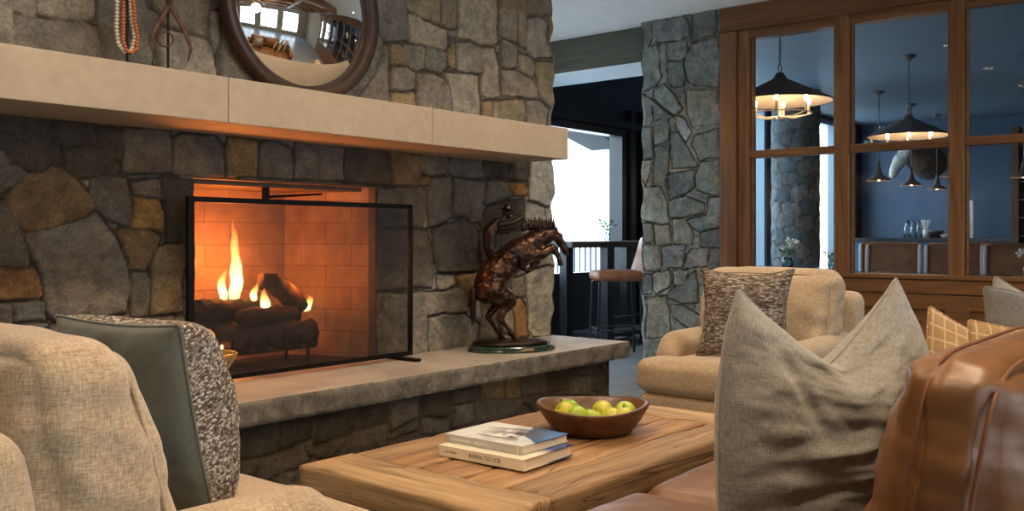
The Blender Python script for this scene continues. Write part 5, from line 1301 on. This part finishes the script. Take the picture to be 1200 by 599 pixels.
# back counter with jars and a picture
bcn = thing('bar_counter', 'long dark bar counter along the blue far wall of the dining room', 'counter', (16.55, 3.3, 0))
obj('counter_top', B((-.35, .70, -3.6, 2.6, 1.03, 1.085)), M_black, bcn, bevel=.004); obj('counter_front', B((-.30, .69, -3.6, 2.6, 0, 1.03)), M_navy, bcn)
M_jar = glassy('clear_jar', (.93, .97, .98)); M_white = plain('white_ceramic', (.72, .74, .74), .4, bst=0)
def at_px(px, X): return onX(px, 278, X)[0]
jr = None
for k, (px, lb) in enumerate(((1063, 'clear glass carafe at the left end of the row on the far counter'), (1070, 'clear glass carafe, second from the left on the far counter'), (1077, 'clear glass carafe, third from the left on the far counter'))):
    y = at_px(px, 16.35)
    if jr is None:
        bm = bmesh.new(); lathe(bm, [(.05, 0), (.055, .01), (.055, .17), (.030, .22), (.042, .29), (.038, .29), (.026, .22), (.05, .165), (.05, .015), (.001, .012)], 20)
        jr = obj('glass_carafe', bm, M_jar, None, smooth=True); jr.location = (16.35, y, 1.086); tag(jr, lb, 'carafe', 'carafes on the far counter')
    else: c = jr.copy(); C.objects.link(c); c.location = (16.35, y, 1.086); c['label'] = lb
for px, lb in ((1085, 'pot of white cutlery standing right of the carafes'),):
    t = thing('cutlery_pot', lb, 'pot', (16.35, at_px(px, 16.35), 1.086))
    bm = bmesh.new(); lathe(bm, [(.05, 0), (.055, .14), (.048, .14), (.045, .01), (.001, .01)], 18); obj('pot', bm, M_white, t, smooth=True)
    for k in range(6):
        a = k*1.05; bm = bmesh.new(); tube(bm, [(0, 0, .02), (.07*math.cos(a), .07*math.sin(a), .30)], [.008, .012], 6); obj('utensil', bm, M_white, t)
bm = bmesh.new(); lathe(bm, [(.09, 0), (.12, .10), (.125, .12), (.115, .12), (.08, .01), (.001, .01)], 20); o = obj('dark_bowl', bm, M_black, None, smooth=True); o.location = (16.4, at_px(1097, 16.4), 1.086); tag(o, 'small dark bowl on the far counter beside the cutlery pot', 'bowl')
bm = bmesh.new(); lathe(bm, [(.06, 0), (.11, .05), (.11, .055), (.06, .012), (.001, .01)], 20); o = obj('white_dish', bm, M_white, None, smooth=True); o.location = (16.4, at_px(1109, 16.4), 1.086); tag(o, 'white dish at the right end of the things on the far counter', 'dish')
y0, y1 = at_px(1141, 16.6), at_px(1120, 16.6)
t = thing('picture_frame', 'white framed picture with pink blossoms standing on the far counter', 'picture', (16.6, (y0+y1)/2, 1.086)); w_ = (y1-y0)
obj('frame', B((-.02, .02, -w_/2, w_/2, 0, .62)), M_white, t, bevel=.004)
M_pink, nt, b = newmat('blossom_print'); n1 = N(nt, 'ShaderNodeTexNoise', Scale=14.0); L(nt, ramp(nt, n1.outputs[0], [(.45, (.6, .62, .64)), (.55, (.5, .12, .2)), (.62, (.12, .2, .3))]), b.inputs['Base Color'])
obj('print', B((-.024, -.02, -w_/2+.06, w_/2-.06, .06, .38)), M_pink, t)
# wine rack at the far right
M_rackw = wood('rack_wood', [(.08, .035, .012), (.13, .06, .02), (.18, .085, .03)], axis=2, rough=.5); M_bottle = plain('wine_bottle_glass', (.015, .03, .02), .12, bst=0); M_foil = plain('bottle_foil', (.45, .45, .42), .4, .5, bst=0)
rk = thing('wine_rack', 'tall wooden wine rack at the right edge behind the interior window', 'rack', (15.7, 0, 0)); ya, yb = at_px(1187, 15.5), at_px(1290, 15.5)
obj('side', B((-.28, .45, ya-.09, ya, 0, 2.75)), M_rackw, rk); obj('side', B((-.28, .45, yb, yb+.09, 0, 2.75)), M_rackw, rk); obj('back', B((.43, .5, yb, ya, 0, 2.75)), M_black, rk)
for k in range(9): obj('shelf', B((-.25, .45, yb+.09, ya-.09, .3+k*.27, .315+k*.27)), M_black, rk)
w0 = None; wi = 0
for k in range(3, 9):
    for j in range(3):
        p = (15.47, ya-.17-.14*j, .3+k*.27+.015+.041)
        if w0 is None:
            w0 = thing('wine_bottle', 'dark wine bottle lying in the rack at the right edge', 'bottle', p, 0, 'wine bottles in the rack'); bm = bmesh.new(); lathe(bm, [(.001, .45), (.038, .45), (.04, .43), (.04, .22), (.015, .14), (.014, .03)], 14)
            for v in bm.verts: v.co = Vector((v.co.z, v.co.x, v.co.y))
            obj('bottle_body', bm, M_bottle, w0, smooth=True); bm = bmesh.new(); lathe(bm, [(.016, .05), (.016, -.01), (.001, -.012)], 12)
            for v in bm.verts: v.co = Vector((v.co.z, v.co.x, v.co.y))
            obj('foil_cap', bm, M_foil, w0)
        else: dup(w0, p)
# ---------------------------------------------------------------- cone chandeliers and small pendants
M_shade = plain('dark_shade_metal', (.11, .09, .08), .5, .2, bst=0); M_shadei = plain('cream_shade_lining', (.60, .48, .36), .6, bst=0)
M_bulb = emission('candle_bulb', (1.0, .66, .34), 26); M_candle = plain('candle_sleeve', (.7, .62, .5), .6, bst=0)
def chandelier(label, px, t_, zrim, R=.455):
    d = ray(px, 278); loc = (d[0]*t_, d[1]*t_, zrim)
    r = thing('cone_chandelier', label, 'chandelier', loc, 0)
    H = .20; top = DC-zrim
    bm = bmesh.new(); lathe(bm, [(R, 0), (R*.97, .012), (.06, H), (.03, H+.05), (.028, H+.05), (.05, H-.005), (R*.95, .0)], 56)
    bmesh.ops.delete(bm, geom=[f for f in bm.faces if len(f.verts) > 4], context='FACES'); o = obj('shade', bm, M_shade, r, smooth=True); o.data.materials.append(M_shadei)
    for p in o.data.polygons:
        if p.normal.z < -.05: p.material_index = 1
    bm = bmesh.new(); k = 0; z = H+.06
    tube(bm, [(.035*math.cos(a*PI/8), 0, z+.03+.035*math.sin(a*PI/8)) for a in range(16)], .006, 6, closed=True); z += .08
    while z < top-.06:
        ax = (0, 1) if k % 2 else (1, 0)
        tube(bm, [(ax[0]*.011*math.cos(a*PI/5), ax[1]*.011*math.cos(a*PI/5), z+.022*math.sin(a*PI/5)) for a in range(10)], .0035, 5, closed=True); z += .034; k += 1
    obj('chain', bm, M_shade, r); bm = bmesh.new(); lathe(bm, [(.07, top-.004), (.065, top-.02), (.012, top-.06)], 20); obj('canopy', bm, M_shade, r)
    bm = bmesh.new(); tube(bm, [(0, 0, H), (0, 0, -.13)], .012, 8); lathe(bm, [(.001, -.16), (.03, -.15), (.035, -.13), (.012, -.11)], 14)
    Rr = .26; tube(bm, [(Rr*math.cos(a*PI/12), Rr*math.sin(a*PI/12), -.10) for a in range(24)], .006, 6, closed=True)
    for i in range(6):
        a = i*PI/3+.3; tube(bm, [(0, 0, -.125), (Rr*.5*math.cos(a), Rr*.5*math.sin(a), -.135), (Rr*math.cos(a), Rr*math.sin(a), -.10)], .006, 6)
    obj('arms', bm, M_candle, r)
    for i in range(6):
        a = i*PI/3+.3; x, y = Rr*math.cos(a), Rr*math.sin(a)
        bm = bmesh.new(); tube(bm, [(x, y, -.10), (x, y, -.02)], .011, 8); cs_ = obj('candle', bm, M_candle, r)
        bm = bmesh.new(); ball(bm, (x, y, .012), .019, 2, (1, 1, 1.5)); obj('bulb', bm, M_bulb, cs_, smooth=True)
    l = point('chandelier_lamp', (0, 0, -.03), 10, (1, .66, .36), .2); l.parent = r
    return r
d8 = 8.0; z1_ = CAMH+(278-117)/F*d8
chandelier('cone shaped chandelier with candle bulbs in the upper left window pane', 914, 8.0, z1_-.02)
chandelier('cone shaped chandelier with candle bulbs further back in the upper middle window pane', 1065, 10.5, CAMH+(278-160)/F*10.5)
pn = None
for px, t_, yb_, lb in ((1030, 13.1, 212, 'small dark cone pendant lamp, leftmost in the middle lower pane'), (1068, 14.3, 217, 'small dark cone pendant lamp in front of the mounted elk head'), (1098, 15.5, 220, 'small dark cone pendant lamp right of the elk head, the lower one'),
                        (1116, 12.2, 207, 'small dark cone pendant lamp half hidden by the second window post'), (1200, 12.4, 204, 'small dark cone pendant lamp at the right edge of the picture')):
    d = ray(px, yb_); p = (d[0]*t_, d[1]*t_, CAMH+d[2]*t_)
    if pn is None:
        pn = thing('pendant_lamp', lb, 'pendant lamp', p, 0, 'small cone pendants'); z_ = DC-p[2]
        bm = bmesh.new(); lathe(bm, [(.165, 0), (.16, .01), (.05, .09), (.022, .19), (.012, .28), (.010, .28), (.02, .18), (.045, .085), (.155, .0)], 32); bmesh.ops.delete(bm, geom=[f for f in bm.faces if len(f.verts) > 4], context='FACES'); obj('shade', bm, M_shade, pn, smooth=True)
        bm = bmesh.new(); tube(bm, [(0, 0, .27), (0, 0, z_-.01)], .007, 6); lathe(bm, [(.08, z_-.002), (.075, z_-.015), (.012, z_-.05)], 18); obj('rod', bm, M_shade, pn)
        bm = bmesh.new(); ball(bm, (0, 0, .03), .03, 2); obj('bulb', bm, M_bulb, pn, smooth=True); pp0 = p
    else: dup(pn, (p[0], p[1], pp0[2]), None, lb)
    point('pendant_glow', (p[0], p[1], pp0[2]-.03), 3, (1, .66, .36), .05)
# mounted elk head on the far wall
M_fur = plain('brown_fur', (.10, .065, .045), .95, var=.4, vs=10, bs=60, bst=.8); M_pale = plain('pale_fur', (.42, .42, .38), .95, var=.25, vs=10, bs=60, bst=.6); M_antler = plain('antler', (.42, .38, .28), .6, var=.2)
hd = thing('mounted_elk_head', 'mounted elk head with pale face and antlers on the far blue wall', 'animal head', (17.25, at_px(1085, 17.25), 2.25))
bm = bmesh.new(); capsule(bm, [(0, -.05, .15), (-.25, 0, .2), (-.42, .12, .28)], [.30, .26, .18], 16); o = obj('neck', bm, M_fur, hd, smooth=True); fuse(o, .02, 2); bake(o)
bm = bmesh.new(); capsule(bm, [(-.45, .16, .32), (-.52, .28, .18), (-.56, .36, .02), (-.57, .38, -.06)], [.15, .12, .085, .07], 16)
for s in (-1, 1): capsule(bm, [(-.42, .16+s*.10, .42), (-.42, .16+s*.24, .48)], [.045, .02], 8)
for s in (-1, 1): ball(bm, (-.60, .24+s*.07, .28), .022, 1)
o = obj('head', bm, M_pale, hd, smooth=True); fuse(o, .014, 2); bake(o)
for s in (-1, 1):
    bm = bmesh.new(); q = [(-.44, .16+s*.06, .46), (-.36, .10+s*.30, .62), (-.30, s*.50, .60), (-.32, s*.62, .80)]; tube(bm, q, [.035, .03, .025, .012], 8)
    for a, c in ((1, (-.55, s*.42, .55)), (2, (-.50, s*.60, .52)), (2, (-.25, s*.55, .85))): tube(bm, [q[a], c], [.022, .006], 6)
    obj('antler', bm, M_antler, hd, smooth=True)
# ---------------------------------------------------------------- candle ring chandelier of the lounge (seen only in the round mirror)
lc = thing('ring_chandelier', 'round iron ring chandelier with candle bulbs reflected in the round mirror', 'chandelier', (1.5, .2, 2.15))
bm = bmesh.new(); tube(bm, [(.42*math.cos(a*PI/20), .42*math.sin(a*PI/20), 0) for a in range(40)], .012, 8, closed=True)
for i in range(3): a = i*2*PI/3; tube(bm, [(.42*math.cos(a), .42*math.sin(a), 0), (0, 0, .5)], .005, 6)
tube(bm, [(0, 0, .5), (0, 0, CEIL-2.15-.2)], .008, 6); obj('ring', bm, M_iron, lc)
lp = point('ring_chandelier_lamp', (0, 0, .12), 70, (1, .78, .52), .25); lp.parent = lc
for i in range(8):
    a = i*PI/4; x, y = .42*math.cos(a), .42*math.sin(a); bm = bmesh.new(); tube(bm, [(x, y, .0), (x, y, .09)], .014, 8); cs_ = obj('candle', bm, M_candle, lc)
    bm = bmesh.new(); ball(bm, (x, y, .12), .022, 2, (1, 1, 1.5)); obj('bulb', bm, M_bulb, cs_, smooth=True)
